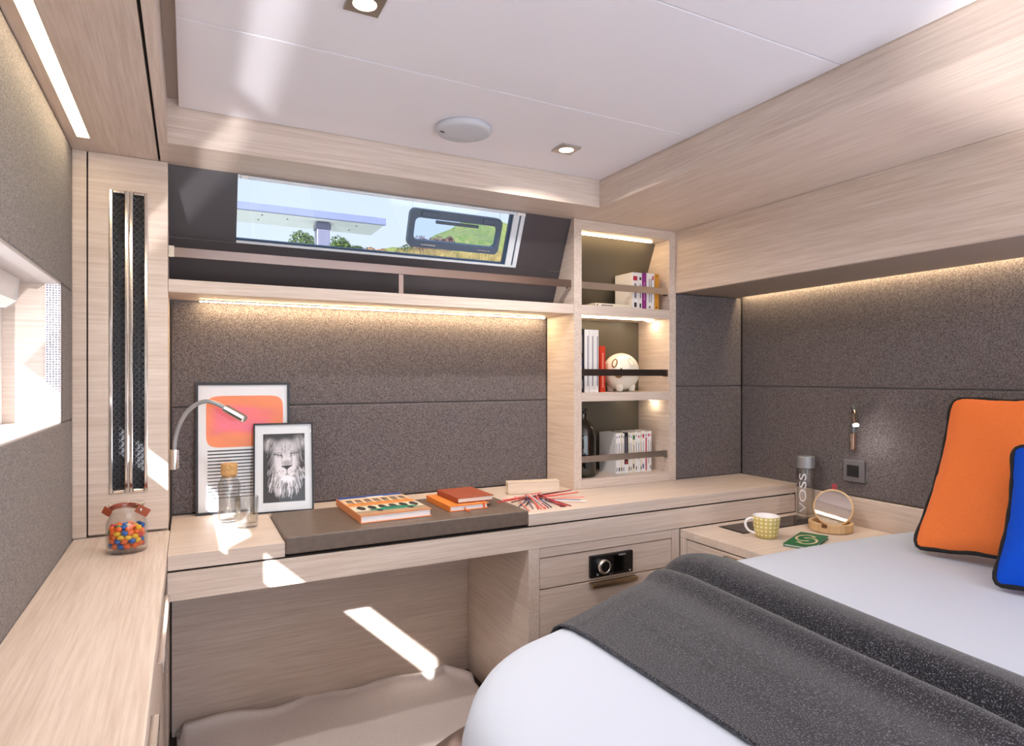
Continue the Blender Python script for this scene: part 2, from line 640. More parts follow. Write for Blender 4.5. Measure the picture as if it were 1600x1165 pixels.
# the panel is cut around the grilles
for nm, a in (('panel_board', (-0.2365, G[0][0], YV, 2.029, ZD + 0.006, ZT - 0.001)),
              ('panel_board', (G[1][1], -0.0505, YV, 2.029, ZD + 0.006, ZT - 0.001)),
              ('panel_board', (G[0][0] + 0.0001, G[1][1] - 0.0001, YV, 2.029, ZD + 0.006, gz0)),
              ('panel_board', (G[0][0] + 0.0001, G[1][1] - 0.0001, YV, 2.029, gz1, ZT - 0.001)),
              ('panel_board', (G[0][1], G[1][0], YV, 2.029, gz0 + 0.0001, gz1 - 0.0001))):
    obj(nm, box(*a), WX, vp)
for x0, x1 in G:
    fr = MB()
    t = 0.006
    fr.box(x0 - 0.003, x0 + t, YV - 0.004, YV + 0.010, gz0 - 0.003, gz1 + 0.003)
    fr.box(x1 - t, x1 + 0.003, YV - 0.004, YV + 0.010, gz0 - 0.003, gz1 + 0.003)
    fr.box(x0 + t, x1 - t, YV - 0.004, YV + 0.010, gz0 - 0.003, gz0 + t)
    fr.box(x0 + t, x1 - t, YV - 0.004, YV + 0.010, gz1 - t, gz1 + 0.003)
    f_ = obj('grille_frame', fr, CHROME, vp, bevel=0.002)
    obj('grille_back', box(x0 + t, x1 - t, YV + 0.012, YV + 0.02, gz0 + t, gz1 - t), BLACKM, f_)
    # expanded metal: a lattice of slanted strands
    ms = MB()
    a0, a1 = x0 + t, x1 - t
    nx = 3
    dx = (a1 - a0) / nx
    dz = 0.0088
    nz = int((gz1 - gz0 - 2 * t) / dz)
    for j in range(nz):
        for i in range(nx):
            xa = a0 + i * dx
            za = gz0 + t + j * dz
            up = (i + j) % 2
            p0 = Vector((xa, YV + 0.009, za + (0 if up else dz)))
            p1 = Vector((xa + dx, YV + 0.005, za + (dz if up else 0)))
            wv = Vector((0, 0, 0.0019))
            ms.add([p0 - wv, p1 - wv, p1 + wv, p0 + wv], [(0, 1, 2, 3)])
    obj('grille_mesh', ms, plain('grille_metal', '77777c', 0.3, 0.9), f_, solid=0.0008, kind='stuff')

# ------------------------------------------------------------------ slanted panel and window over the shelf
def sl(x, z, n=0.0):
    """point on the slanted panel, n metres off it towards the room"""
    y = 2.15 - 0.434 * (z - 1.496)
    k = 1 / math.hypot(1, 0.434)
    return (x, y - n * k, z - n * 0.434 * k)


def slab(mb, x0, x1, z0, z1, n0, n1):
    q = [sl(x, z, n) for n in (n0, n1) for x, z in ((x0, z0), (x1, z0), (x1, z1), (x0, z1))]
    mb.add(q, [(0, 1, 2, 3), (7, 6, 5, 4), (0, 4, 5, 1), (1, 5, 6, 2), (2, 6, 7, 3), (3, 7, 4, 0)])
    return mb


wx0, wx1, wz0, wz1 = 0.131, 1.054, 1.618, 1.788
sp = slab(MB(), -0.0503, 1.2975, 1.474, 1.6100, -0.02, 0.0)
p_ = obj('slanted_panel', sp, GREYP, wb)
obj('slanted_panel', slab(MB(), -0.0503, wx0, 1.6112, 1.7985, -0.02, 0.0), GREYP, wb)
obj('slanted_panel', slab(MB(), 1.100, 1.2975, 1.6112, 1.7985, -0.02, 0.0), GREYP, wb)
obj('joint_line', slab(MB(), -0.0503, 1.2975, 1.6100, 1.6112, -0.02, 0.0005), STEEL, wb)
FRW = plain('window_frame_white', 'dfe4ea', 0.3)
FRB = plain('window_seal_blue', '28405c', 0.4)
w1 = struct('window_1', slab(MB(), wx0, 1.0995, 1.6113, wz0, -0.02, 0.002), FRW, 'long slanted cabin window with a small opening hatch', 'window')
obj('top_rail', slab(MB(), wx0, 1.0995, wz1, 1.7985, -0.02, 0.0), FRW, w1)
obj('end_stile', slab(MB(), wx1, 1.078, wz0 + 0.0001, wz1 - 0.0001, -0.02, 0.001), FRW, w1)
obj('end_gap', slab(MB(), 1.078, 1.084, wz0 + 0.0001, wz1 - 0.0001, -0.02, -0.004), FRB, w1)
obj('end_stile', slab(MB(), 1.084, 1.0995, wz0 + 0.0001, wz1 - 0.0001, -0.02, 0.003), FRW, w1)
obj('seal', slab(MB(), wx0 + 0.0001, wx1 - 0.0001, wz0, wz0 + 0.005, -0.018, -0.004), FRB, w1)
obj('seal', slab(MB(), wx1 - 0.010, wx1 - 0.0002, wz0 + 0.005, wz1, -0.018, -0.004), FRB, w1)
# hatch ring lies in the glass, which is cut around it
hx0, hx1, hz0, hz1 = 0.667, 1.013, 1.650, 1.769
ix0, ix1, iz0, iz1 = 0.686, 0.999, 1.673, 1.743


def rrect(x0, x1, z0, z1, r, k=6):
    pts = []
    for cx, cz, a in ((x1 - r, z1 - r, 0), (x0 + r, z1 - r, 90), (x0 + r, z0 + r, 180), (x1 - r, z0 + r, 270)):
        for i in range(k + 1):
            an = math.radians(a + 90 * i / k)
            pts.append((cx + r * math.cos(an), cz + r * math.sin(an)))
    return pts


def ring(outer, inner, n0, n1, fn):
    k = len(outer)
    vs = [fn(x, z, n0) for x, z in outer] + [fn(x, z, n1) for x, z in outer] + [fn(x, z, n1) for x, z in inner] + [fn(x, z, n0) for x, z in inner]
    fs = []
    for i in range(k):
        j = (i + 1) % k
        for a in range(4):
            b = (a + 1) % 4
            fs.append((a * k + i, a * k + j, b * k + j, b * k + i))
    return MB().add(vs, fs)


for a in ((wx0, hx0 + 0.008, wz0, wz1), (hx1 - 0.008, wx1, wz0, wz1), (hx0 + 0.008, hx1 - 0.008, wz0, hz0 + 0.008), (hx0 + 0.008, hx1 - 0.008, hz1 - 0.008, wz1)):
    obj('pane', slab(MB(), *a, -0.012, -0.009), TINT, w1)
HF = plain('hatch_frame', '4d5c70', 0.35)
hatch = obj('hatch_frame', ring(rrect(hx0, hx1, hz0, hz1, 0.02), rrect(ix0, ix1, iz0, iz1, 0.016), -0.016, 0.006, sl), HF, w1)
obj('hatch_pane', slab(MB(), ix0 - 0.003, ix1 + 0.003, iz0 - 0.003, iz1 + 0.003, -0.012, -0.009), thin_glass('tinted_glass', (0.46, 0.49, 0.54), (0.40, 0.43, 0.48), gloss=0.03), hatch)
obj('hatch_handle', slab(MB(), 0.762, 0.923, 1.729, 1.739, -0.006, 0.004), plain('hatch_handle_grey', '54616e', 0.4), hatch, bevel=0.002)
obj('hinge', slab(MB(), 0.705, 0.765, 1.748, 1.764, 0.0061, 0.010), HF, hatch, bevel=0.002)
obj('hinge', slab(MB(), 0.935, 0.992, 1.748, 1.764, 0.0061, 0.010), HF, hatch, bevel=0.002)
obj('latch', slab(MB(), 0.715, 0.768, 1.6585, 1.6615, 0.0061, 0.009), STEEL, hatch)
obj('latch', slab(MB(), 0.93, 0.98, 1.6585, 1.6615, 0.0061, 0.009), STEEL, hatch)
sh = thing('blind_cassette', 'slim white blind cassette along the top of the slanted window', 'blind', (0.62, 2.0, 1.78))
obj('cassette', slab(MB(), 0.16, 1.06, 1.7895, 1.7982, 0.001, 0.012), FRW, sh, bevel=0.002)
obj('end_cap', slab(MB(), 0.14, 0.1599, 1.7895, 1.7982, 0.001, 0.008), WHITE, sh)
obj('end_cap', slab(MB(), 1.0601, 1.094, 1.7895, 1.7982, 0.001, 0.015), WHITE, sh)

# ------------------------------------------------------------------ shelf under the window
shf = thing('wall_shelf', 'long oak shelf under the slanted window with a light strip beneath', 'shelf', (0.62, 2.1, 1.437))
obj('shelf_board', box(-0.0495, 1.2985, YV, 2.199, 1.437, 1.473), WX, shf, bevel=0.001)
ls = obj('strip_channel', box(0.03, 1.27, 2.166, 2.180, 1.4335, 1.4369), plain('led_tape', 'd8d0c0', 0.5), shf)
bd = MB()
for i in range(92):
    xx = 0.036 + i * (1.228 / 91)
    bd.box(xx - 0.004, xx + 0.004, 2.168, 2.178, 1.4315, 1.4335)
obj('light_beads', bd, glow('led_warm_shelf', WARM, 105 * LAMP), ls, kind='stuff')
rl = thing('shelf_rail', 'flat polished rail guarding the front of the wall shelf', 'rail', (0.62, 2.02, 1.473))
RAILM = plain('rail_reflecting_brown', '9c8b84', 0.18, 1.0)  # steel darkened: the brown reflection is put into its colour
obj('rail_bar', box(-0.049, 1.2975, 2.017, 2.023, 1.539, 1.567), RAILM, rl, bevel=0.001)
obj('rail_post', box(0.622, 0.638, 2.0231, 2.029, 1.4735, 1.563), RAILM, rl)
obj('end_bracket', box(-0.0495, -0.035, 2.011, 2.0168, 1.537, 1.569), STEEL, rl)
obj('end_bracket', box(1.284, 1.2982, 2.0232, 2.033, 1.535, 1.569), STEEL, rl)

# ------------------------------------------------------------------ bookcase niche
bc = thing('bookcase', 'narrow oak bookcase with three lit compartments', 'bookcase', (1.55, 2.1, ZD))
obj('side_panel', box(1.299, 1.333, YV, 2.2, ZD + 0.001, ZT - 0.001), WY, bc)
obj('side_panel', box(1.766, 1.8005, YV, 2.2, ZD + 0.001, ZT - 0.001), WY, bc)
obj('top_rail', box(1.3335, 1.7655, YV, 2.2, 1.763, ZT - 0.001), WX, bc)
obj('shelf', box(1.3335, 1.7655, YV, 2.2, 1.436, 1.473), WX, bc)
obj('shelf', box(1.3335, 1.7655, YV, 2.2, 1.104, 1.137), WX, bc)
obj('bottom_board', box(1.3335, 1.7655, YV, 2.2, ZD + 0.001, 0.805), WX, bc)
obj('back_panel', box(1.3335, 1.7655, 2.2005, 2.2205, ZD, 1.474), OLIVE, bc)
bp = MB().add([(1.3335, 2.215, 1.4735), (1.7655, 2.215, 1.4735), (1.7655, 2.09, 1.7625), (1.3335, 2.09, 1.7625)], [(0, 1, 2, 3)])
obj('slanted_back', bp, OLIVE, bc, solid=0.004)
for z, y in ((1.7625, 2.055), (1.4355, 2.045)):
    obj('light_strip', box(1.338, 1.72, y, y + 0.012, z - 0.004, z - 0.0005), glow('led_warm_case', (1.0, 0.76, 0.45), 34 * LAMP), bc)
for z in (1.4355, 1.1035):
    sp_ = obj('spot_lamp', MB().lathe([(0.012, 0.0), (0.012, 0.003)], (1.735, 2.09, z - 0.0035), 16), glow('led_spot_case', (1.0, 0.84, 0.6), 60 * LAMP), bc)
for z0, z1, nm in ((1.537, 1.564, STEEL), (1.202, 1.228, DSTEEL), (0.869, 0.894, STEEL)):
    rb = obj('rail_bar', box(1.335, 1.765, 2.008, 2.012, z0, z1), nm, bc, bevel=0.0008)
    obj('rail_bracket', box(1.752, 1.7655, 2.0121, 2.024, z0 - 0.003, z1), DSTEEL, rb)

# ------------------------------------------------------------------ right wall, upper cabinet
wr = struct('wall_right', box(XR + 0.021, XR + 0.06, YR - 0.06, 2.26, ZF, 1.915), MATS['wall_core'], 'grey fabric headboard wall', 'wall')
obj('fabric_panel', box(XR, XR + 0.02, YR, 1.999, 0.759, 1.1575), FAB, wr, bevel=0.006)
obj('fabric_panel', box(XR, XR + 0.02, YR, 1.999, 1.1585, 1.60), FAB, wr, bevel=0.006)
obj('oak_backsplash', box(2.166, XR + 0.02, YR, YF - 0.001, 0.50, 0.757), WY, wr, bevel=0.001)

uc = thing('wall_cabinet', 'long oak overhead cabinet above the headboard with a light slot', 'cabinet', (1.98, 0.3, 1.545))
obj('front_panel', box(1.797, 1.815, YR, YV - 0.001, 1.545, ZT - 0.001), WY, uc)
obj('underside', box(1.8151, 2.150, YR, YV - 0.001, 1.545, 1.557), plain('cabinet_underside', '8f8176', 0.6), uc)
obj('slot_cover', box(2.125, 2.150, YR, YV - 0.001, 1.5571, 1.575), DARKGAP, uc)
obj('light_strip', box(2.152, 2.160, YR, 1.985, 1.566, 1.572), glow('led_warm_bed', WARM, 52 * LAMP), uc)
obj('slot_roof', box(2.15, 2.1795, YR, YV - 0.001, 1.5751, 1.5851), WHITE, uc)

# ------------------------------------------------------------------ desk
dk = thing('desk', 'long oak built-in desk with a wide apron and open knee space', 'desk', (0.45, 1.95, ZF))
obj('desk_top', box(-0.0445, 0.2235, YF, 2.199, 0.732, ZD), WX, dk, bevel=0.002)
obj('desk_top', box(0.224, 0.9435, 2.043, 2.199, 0.732, ZD), WX, dk, bevel=0.001)
obj('desk_top', box(0.944, 2.1785, YF, 2.199, 0.732, ZD), WX, dk, bevel=0.002)
obj('shadow_gap', box(-0.044, 2.14, YF + 0.006, YF + 0.03, 0.7271, 0.7319), DARKGAP, dk)
obj('apron', box(-0.0445, 2.165, YF, YF + 0.02, 0.658, 0.727), WX, dk, bevel=0.0008)
obj('knee_back', box(-0.0445, 0.9435, 2.190, 2.2, ZF, 0.7315), WX, dk)
obj('knee_side', box(0.944, 0.9825, YF, 2.19, ZF, 0.6575), wood('oak_grain_y', 1), dk)
mt = tag(obj('desk_mat', MB().prism([(0.2245, 0, 0.7365), (0.9432, 0, 0.7365), (0.9432, 0, 0.782), (0.2245, 0, 0.782)], (0, 0.331, 0)).xf(Matrix.Translation((0, 1.7115, 0))),
             MATL, bevel=0.004, seg=3), 'dark brown leather desk mat set into the oak desk', 'desk mat')

dc = thing('drawer_cabinet', 'oak drawer cabinet under the desk with the black radio', 'cabinet', (1.27, 1.85, ZF))
obj('carcass', box(0.9835, 1.5595, YF + 0.021, 2.19, ZF, 0.7265), DARKGAP, dc)
obj('top_rail', box(0.9840, 1.5240, YF + 0.001, YF + 0.0205, 0.6275, 0.6565), WX, dc)
obj('stile', box(1.5245, 1.5595, YF + 0.001, YF + 0.0205, ZF, 0.6565), WZ, dc)
dr = obj('drawer', box(0.9850, 1.5225, YF + 0.002, YF + 0.0205, 0.5275, 0.6235), WX, dc, bevel=0.001)
dr2 = obj('drawer', box(0.9850, 1.5225, YF + 0.002, YF + 0.0205, 0.30, 0.5235), WX, dc, bevel=0.001)
obj('drawer', box(0.9850, 1.5225, YF + 0.002, YF + 0.0205, ZF + 0.01, 0.296), WX, dc, bevel=0.001)
obj('handle', box(1.172, 1.358, YF - 0.020, YF + 0.0015, 0.5175, 0.5225).box(1.172, 1.358, YF - 0.020, YF - 0.016, 0.506, 0.5175), plain('champagne_metal', 'b9a98c', 0.3, 1.0), dr2, bevel=0.001)

ra = thing('radio', 'black stereo control unit with chrome ringed knob on the drawer front', 'radio', (1.256, YF, 0.537))
obj('body', box(1.170, 1.343, YF - 0.012, YF + 0.0015, 0.5375, 0.6105), BLACK, ra, bevel=0.003)
obj('screen', box(1.262, 1.330, YF - 0.0128, YF - 0.0121, 0.548, 0.603), plain('screen_off', '08080a', 0.08), ra)
MY = Matrix.Rotation(math.pi / 2, 4, 'X')
kb = obj('knob_ring', MB().lathe([(0.024, 0), (0.024, 0.014), (0.021, 0.017), (0.0175, 0.017), (0.0175, 0.012)], n=36, cap=False).xf(Matrix.Translation((1.2165, YF - 0.012, 0.574)) @ MY), CHROME, ra, smooth=True)
obj('knob_face', MB().lathe([(0.0176, 0.0), (0.0176, 0.0145), (0.016, 0.0155)], n=32).xf(Matrix.Translation((1.2165, YF - 0.012, 0.574)) @ MY), BLACK, kb)
PRW = plain('print_white', 'e8e8ea', 0.5)
RX = Matrix.Rotation(math.pi / 2, 4, 'X')
obj('lettering', text_mesh('FUSION', 0.0085).xf(Matrix.Translation((1.296, YF - 0.0135, 0.6025)) @ RX), PRW, ra)
obj('mark', box(1.325, 1.332, YF - 0.0134, YF - 0.0121, 0.5440, 0.5475), PRW, ra)
obj('mark', box(1.242, 1.258, YF - 0.0134, YF - 0.0121, 0.5430, 0.5445), plain('print_grey', '8a8a8c', 0.5), ra)
obj('button', MB().lathe([(0.004, 0), (0.004, 0.003)], n=14).xf(Matrix.Translation((1.196, YF - 0.012, 0.5475)) @ MY), plain('print_grey', '8a8a8c', 0.5), ra)

# ------------------------------------------------------------------ nightstand
ZN = 0.655
ns = thing('nightstand', 'low oak bedside cabinet beside the desk', 'nightstand', (1.86, 1.52, ZF))
obj('top', box(1.561, 2.1655, 1.3085, YF - 0.0005, 0.627, ZN), WX, ns, bevel=0.0015)
obj('carcass', box(1.582, 2.1655, 1.3085, YF - 0.0005, ZF, 0.6265), DARKGAP, ns)
obj('stile', box(1.562, 1.5815, 1.681, YF - 0.0005, ZF, 0.6265), WZ, ns)
nd = obj('drawer', box(1.563, 1.5815, 1.36, 1.6795, 0.45, 0.6225), WY, ns, bevel=0.001)
obj('drawer', box(1.563, 1.5815, 1.36, 1.6795, 0.25, 0.446), WY, ns, bevel=0.001)
obj('handle', box(1.545, 1.5629, 1.40, 1.495, 0.612, 0.617).box(1.545, 1.549, 1.40, 1.495, 0.602, 0.612), STEEL, nd, bevel=0.001)
tr = thing('inlay_tray', 'black glass inlay set flush in the bedside top', 'tray', (1.91, 1.62, ZN))
obj('rim', box(1.706, 2.118, 1.556, 1.672, ZN + 0.0002, ZN + 0.002), DSTEEL, tr)
obj('dark_glass', box(1.711, 2.113, 1.561, 1.667, ZN + 0.0021, ZN + 0.003), plain('dark_glass', '0c0a0a', 0.06), tr)

# ------------------------------------------------------------------ left counter
lc = thing('side_cabinet', 'low oak cabinet run along the hull with chrome pull handles', 'cabinet', (-0.16, 0.8, ZF))
obj('carcass', box(XL, -0.075, YR, 2.029, ZF, 0.736), WY, lc)
for y0, y1 in ((1.64, 2.02), (1.10, 1.636), (0.56, 1.096), (0.02, 0.556), (-0.52, 0.016), (-1.06, -0.524)):
    d_ = obj('door', box(-0.0745, -0.056, y0, y1, ZF + 0.03, 0.7325), WZ, lc, bevel=0.0015)
    if y0 > 1.5:
        obj('handle', box(-0.0559, -0.046, 1.655, 1.675, 0.59, 0.655), BLACKM, d_, bevel=0.002)
    else:
        m_ = (y0 + y1) / 2
        obj('handle', box(-0.0559, -0.035, m_ - 0.18, m_ + 0.18, 0.724, 0.727).box(-0.038, -0.035, m_ - 0.18, m_ + 0.18, 0.708, 0.724), CHROME, d_, bevel=0.0008)
tag(obj('side_counter', box(XL + 0.0005, -0.0452, YR, 1.9995, 0.7365, ZD), WY, bevel=0.003, seg=3),
    'pale oak counter top running along the fabric hull wall', 'counter top')

# ------------------------------------------------------------------ rear wall
rw = struct('wall_rear', box(-0.44, -0.04, YR - 0.06, YR - 0.001, ZF, 1.915), MATS['hull_white'], 'pale rear wall behind the camera', 'wall')
obj('wall_part', box(2.05, XR + 0.06, YR - 0.06, YR - 0.001, ZF, 1.915), MATS['hull_white'], rw)
obj('added_opening_head', box(-0.0399, 2.0499, YR - 0.06, YR - 0.001, 1.74, 1.915), MATS['hull_white'], rw)  # unseen doorway below, added to let daylight in from behind

# ------------------------------------------------------------------ ceiling lamps and speaker
def downlight(x, y, label):
    t = thing('downlight', label, 'ceiling lamp', (x, y, ZC), group='square ceiling downlights')
    a, b = 0.033, 0.022
    sq = [(-a, -a), (a, -a), (a, a), (-a, a)]
    k = 24
    inner = [(b * math.cos(2 * math.pi * i / k), b * math.sin(2 * math.pi * i / k)) for i in range(k)]
    outer = []
    for px, py in inner:
        s_ = a / max(abs(px), abs(py))
        outer.append((px * s_, py * s_))
    obj('bezel', ring(outer, inner, 0.0005, 0.006, lambda u, v, n: (x + u, y + v, ZC - n)), STEEL, t)
    lens = MB().lathe([(b - 0.0005, 0), (b - 0.0005, 0.002)], (x, y, ZC - 0.0045), 24)
    obj('lens', lens, glow('downlight_lens', (1.0, 0.9, 0.74), 14), t)
    l = bpy.data.lights.new('downlight_lamp', 'AREA')
    l.shape = 'DISK'
    l.size = 0.04
    l.energy = 5.0 * LAMP
    l.color = (1.0, 0.95, 0.90)
    l.spread = math.radians(150)
    o = bpy.data.objects.new('downlight_lamp', l)
    COL.objects.link(o)
    o.parent = t
    o.location = (0, 0, -0.008)


downlight(1.024, 1.62, 'square downlight in the ceiling near the oak beam corner')
downlight(0.291, 1.157, 'square downlight cut by the top edge of the photo')
downlight(0.291, -0.70, 'added unseen square downlight in the ceiling behind the viewpoint')  # this and the next are unseen, added to brighten the cabin
downlight(1.024, -1.15, 'added unseen square downlight in the ceiling near the added rear opening')

spk = thing('ceiling_speaker', 'round pale grey speaker on the white ceiling', 'speaker', (0.685, 1.62, ZC))
obj('grille', MB().lathe([(0.078, 0), (0.078, -0.006), (0.074, -0.013), (0.066, -0.0155), (0.03, -0.0165), (0.002, -0.0167)], (0.685, 1.62, ZC - 0.0005), 56), plain('speaker_cloth', 'c9cbd2', 0.7, bump=0.3, nscale=900), spk, smooth=True)
obj('badge', box(-0.007, 0.007, -0.004, 0.004, -0.0005, 0.0005).xf(Matrix.Translation((0.626, 1.632, ZC - 0.0172)) @ Matrix.Rotation(0.5, 4, 'Z')), plain('badge_dark', '4a4c52', 0.4), spk)

# ------------------------------------------------------------------ carpet
def carpet_pt(u, v):
    yb = 2.172 - 0.02 * math.sin(u * 9) - 0.012 * math.sin(u * 23 + 1) - 0.12 * max(0, u - 0.93) / 0.07
    y = YR + 0.02 + (1 - (1 - v) ** 1.6) * (yb - YR - 0.02)
    xm = float(np.interp(y, [0.7, 0.82, 1.05, 1.16, 1.25, 1.29, 1.34], [0.13, 0.15, 0.225, 0.32, 0.45, 0.56, 0.90]))
    x = -0.030 + u * (xm + 0.030)
    z = ZF + 0.022 + 0.018 * math.exp(-((1 - v) / 0.03) ** 2) + 0.012 * math.sin(u * 7 + 1) * math.exp(-((1 - v) / 0.05) ** 2)
    z += 0.0022 * math.sin(x * 21 + y * 13) * math.sin(y * 17)
    if u < 0.012 or v > 0.995:
        z = ZF + 0.006 + (0.02 if v > 0.995 else 0)
    return (x, y, z)


tag(obj('carpet', MB().grid(carpet_pt, 90, 110), CARPET, smooth=True, solid=0.012),
    'loose pinkish beige carpet under the desk knee space', 'carpet')

# ------------------------------------------------------------------ bed
far = [(2.163, 1.262), (1.95, 1.287), (1.7, 1.302), (1.45, 1.302), (1.2, 1.296), (1.01, 1.258), (0.84, 1.194), (0.67, 1.126), (0.56, 1.088), (0.468, 1.028), (0.410, 0.960), (0.372, 0.885), (0.350, 0.78), (0.342, 0.62)]
YM = 0.46
half = far + [(x, 2 * YM - y) for x, y in far[::-1]]


def smooth_open(pts, k=6):
    o = []
    n = len(pts)
    for i in range(n - 1):
        p0, p1, p2, p3 = (Vector(pts[max(i - 1, 0)]), Vector(pts[i]), Vector(pts[i + 1]), Vector(pts[min(i + 2, n - 1)]))
        for j in range(k):
            t = j / k
            o.append(0.5 * ((2 * p1) + (p2 - p0) * t + (2 * p0 - 5 * p1 + 4 * p2 - p3) * t * t + (3 * p1 - p0 - 3 * p2 + p3) * t ** 3))
    o.append(Vector(pts[-1]))
    return o


OUT = smooth_open(half)
nO = len(OUT)
OUTN = []
for i in range(nO):
    a = OUT[max(i - 1, 0)]
    b = OUT[min(i + 1, nO - 1)]
    t = (b - a).normalized()
    OUTN.append(Vector((-t.y, t.x)))         # pointing inwards
if OUTN[nO // 2].x < 0:
    OUTN = [-q for q in OUTN]
PROF = [(0.035, 0.452), (0.012, 0.462), (0.0, 0.50), (-0.004, 0.56), (0.0, 0.622), (0.010, 0.656), (0.024, 0.677), (0.045, 0.690), (0.08, 0.698), (0.14, 0.702)]


def bed_ring(ins, z):
    r = []
    for p, nn in zip(OUT, OUTN):
        q = p + nn * ins
        r.append((min(q.x, 2.163), q.y, z))
    return r


mb = MB()
rings = [bed_ring(a, z) for a, z in PROF]
for k in (0.25, 0.5, 0.75, 1.0):
    base = rings[len(PROF) - 1]
    rings.append([(x + (min(max(x, 1.1), 2.163) - x) * k, y + (YM - y) * k, 0.702 + 0.004 * k) for x, y, z in base])
vs = [p for r in rings for p in r]
fs = []
for k in range(len(rings) - 1):
    for i in range(nO):
        j = (i + 1) % nO
        fs.append((k * nO + i, k * nO + j, (k + 1) * nO + j, (k + 1) * nO + i))
fs.append(tuple(range(nO))[::-1])
mb.add(vs, fs)
bd_ = thing('bed', 'large bed with a rounded foot and brown leather base', 'bed', (1.25, YM, ZF))
obj('mattress', mb, SHEET, bd_, smooth=True, label='mattress in a smooth white fitted sheet')
mb = MB()
rb = [bed_ring(-0.13, ZF), bed_ring(-0.165, ZF + 0.1), bed_ring(-0.17, 0.42), bed_ring(-0.16, 0.445), bed_ring(-0.135, 0.4515), bed_ring(0.05, 0.4515)]
# keep the base clear of the bedside cabinet
rb = [[(x, min(y, 1.30), z) for x, y, z in r] for r in rb]
vs = [p for r in rb for p in r]
fs = []
for k in range(len(rb) - 1):
    for i in range(nO):
        j = (i + 1) % nO
        fs.append((k * nO + i, k * nO + j, (k + 1) * nO + j, (k + 1) * nO + i))
fs += [tuple(range(nO))[::-1], tuple(range((len(rb) - 1) * nO, len(rb) * nO))]
mb.add(vs, fs)
obj('base', mb, LEATHER, bd_, smooth=True, label='brown leather bed base')

# throw across the bed
farx = np.array([p.x for p in OUT[:nO // 2]][::-1])
fary = np.array([p.y for p in OUT[:nO // 2]][::-1])


def throw_pt(u, v):
    # v runs along y from the near side to the overhang on the far side
    def xr_at(y):
        return float(np.interp(y, [0.38, 0.51, 0.88, 1.16, 1.3], [1.175, 1.19, 1.245, 1.29, 1.30]))

    def xc_at(y):
        return float(np.interp(y, [0.38, 0.445, 0.63, 0.86, 1.2], [1.02, 1.032, 1.045, 1.07, 1.10]))
    ynom = -0.15 + min(v / 0.86, 1.0) * 1.36
    xr, xc = xr_at(ynom), xc_at(ynom)
    fc = 0.72
    x = 0.668 + (xc - 0.668) * (u / fc) if u < fc else xc + (xr - xc) * ((u - fc) / (1 - fc))
    ye = float(np.interp(x, farx, fary))
    # height of the cloth over the bed along its width
    d = x - xc
    if d < 0:
        h = 0.007 + 0.020 * math.exp(-((d + 0.045) / 0.035) ** 2) + 0.004 * math.exp(-((d + 0.2) / 0.08) ** 2)
    else:
        q = d / (xr - xc)
        h = 0.010 + 0.040 * math.sin(math.pi * min(1, q ** 0.75)) ** 0.7 * (1 - 0.25 * q)
    h -= 0.018 * math.exp(-((d) / 0.010) ** 2)
    h = max(h, 0.005)
    # a second small pleat opening towards the foot end of the fold
    h += 0.008 * math.exp(-((d - 0.035) / 0.012) ** 2) * max(0.0, 1 - ynom / 0.7)
    if v < 0.74:
        y = -0.15 + (v / 0.74) * (ye - 0.14 + 0.15)
        z = 0.703
        ny, nz = 0.0, 1.0
    else:
        s = (v - 0.74) / 0.26 * (len(PROF) - 2)
        k = len(PROF) - 1 - s
        i0 = max(int(math.floor(k)), 0)
        i1 = min(i0 + 1, len(PROF) - 1)
        f = k - i0
        ins = PROF[i0][0] * (1 - f) + PROF[i1][0] * f
        z = PROF[i0][1] * (1 - f) + PROF[i1][1] * f
        y = ye - ins
        a = max(0.0, min(1.0, (0.702 - z) / 0.08))
        ny, nz = math.sin(a * math.pi / 2), math.cos(a * math.pi / 2)
        if i0 < 2:
            ny, nz = 1.0, 0.0
    hh = h * (1.0 if v < 0.74 else (1 - 0.55 * (v - 0.74) / 0.26)) 
    return (x, y + ny * (hh + 0.003), z + nz * (hh + 0.001))


def melange():
    m, n, o = new_mat('throw_melange')
    p = N(n, 'ShaderNodeBsdfPrincipled')
    p.inputs['Roughness'].default_value = 0.85
    p.inputs['Specular IOR Level'].default_value = 0.2
    p.inputs['Sheen Weight'].default_value = 0.25
    t = N(n, 'ShaderNodeTexCoord')
    z = N(n, 'ShaderNodeTexNoise')
    z.inputs['Scale'].default_value = 430
    z.inputs['Detail'].default_value = 2
    vo = N(n, 'ShaderNodeTexVoronoi')
    vo.inputs['Scale'].default_value = 360
    vo.inputs['Randomness'].default_value = 0.7
    n.links.new(t.outputs['Object'], z.inputs['Vector'])
    n.links.new(t.outputs['Object'], vo.inputs['Vector'])
    sb = N(n, 'ShaderNodeMath', operation='SUBTRACT')
    n.links.new(z.outputs['Fac'], sb.inputs[0])
    ms = N(n, 'ShaderNodeMath', operation='MULTIPLY')
    ms.inputs[1].default_value = 0.28
    n.links.new(vo.outputs['Distance'], ms.inputs[0])
    n.links.new(ms.outputs[0], sb.inputs[1])
    r = N(n, 'ShaderNodeValToRGB')
    r.color_ramp.elements[0].position = 0.28
    r.color_ramp.elements[0].color = lin('18181e')
    r.color_ramp.elements[1].position = 0.58
    r.color_ramp.elements[1].color = lin('76747e')
    e_ = r.color_ramp.elements.new(0.42)
    e_.color = lin('2c2b31')
    n.links.new(sb.outputs[0], r.inputs[0])
    n.links.new(r.outputs[0], p.inputs['Base Color'])
    b = N(n, 'ShaderNodeBump')
    b.inputs['Strength'].default_value = 0.6
    b.inputs['Distance'].default_value = 0.0015
    n.links.new(sb.outputs[0], b.inputs['Height'])
    n.links.new(b.outputs[0], p.inputs['Normal'])
    n.links.new(p.outputs[0], o.inputs[0])
    return m


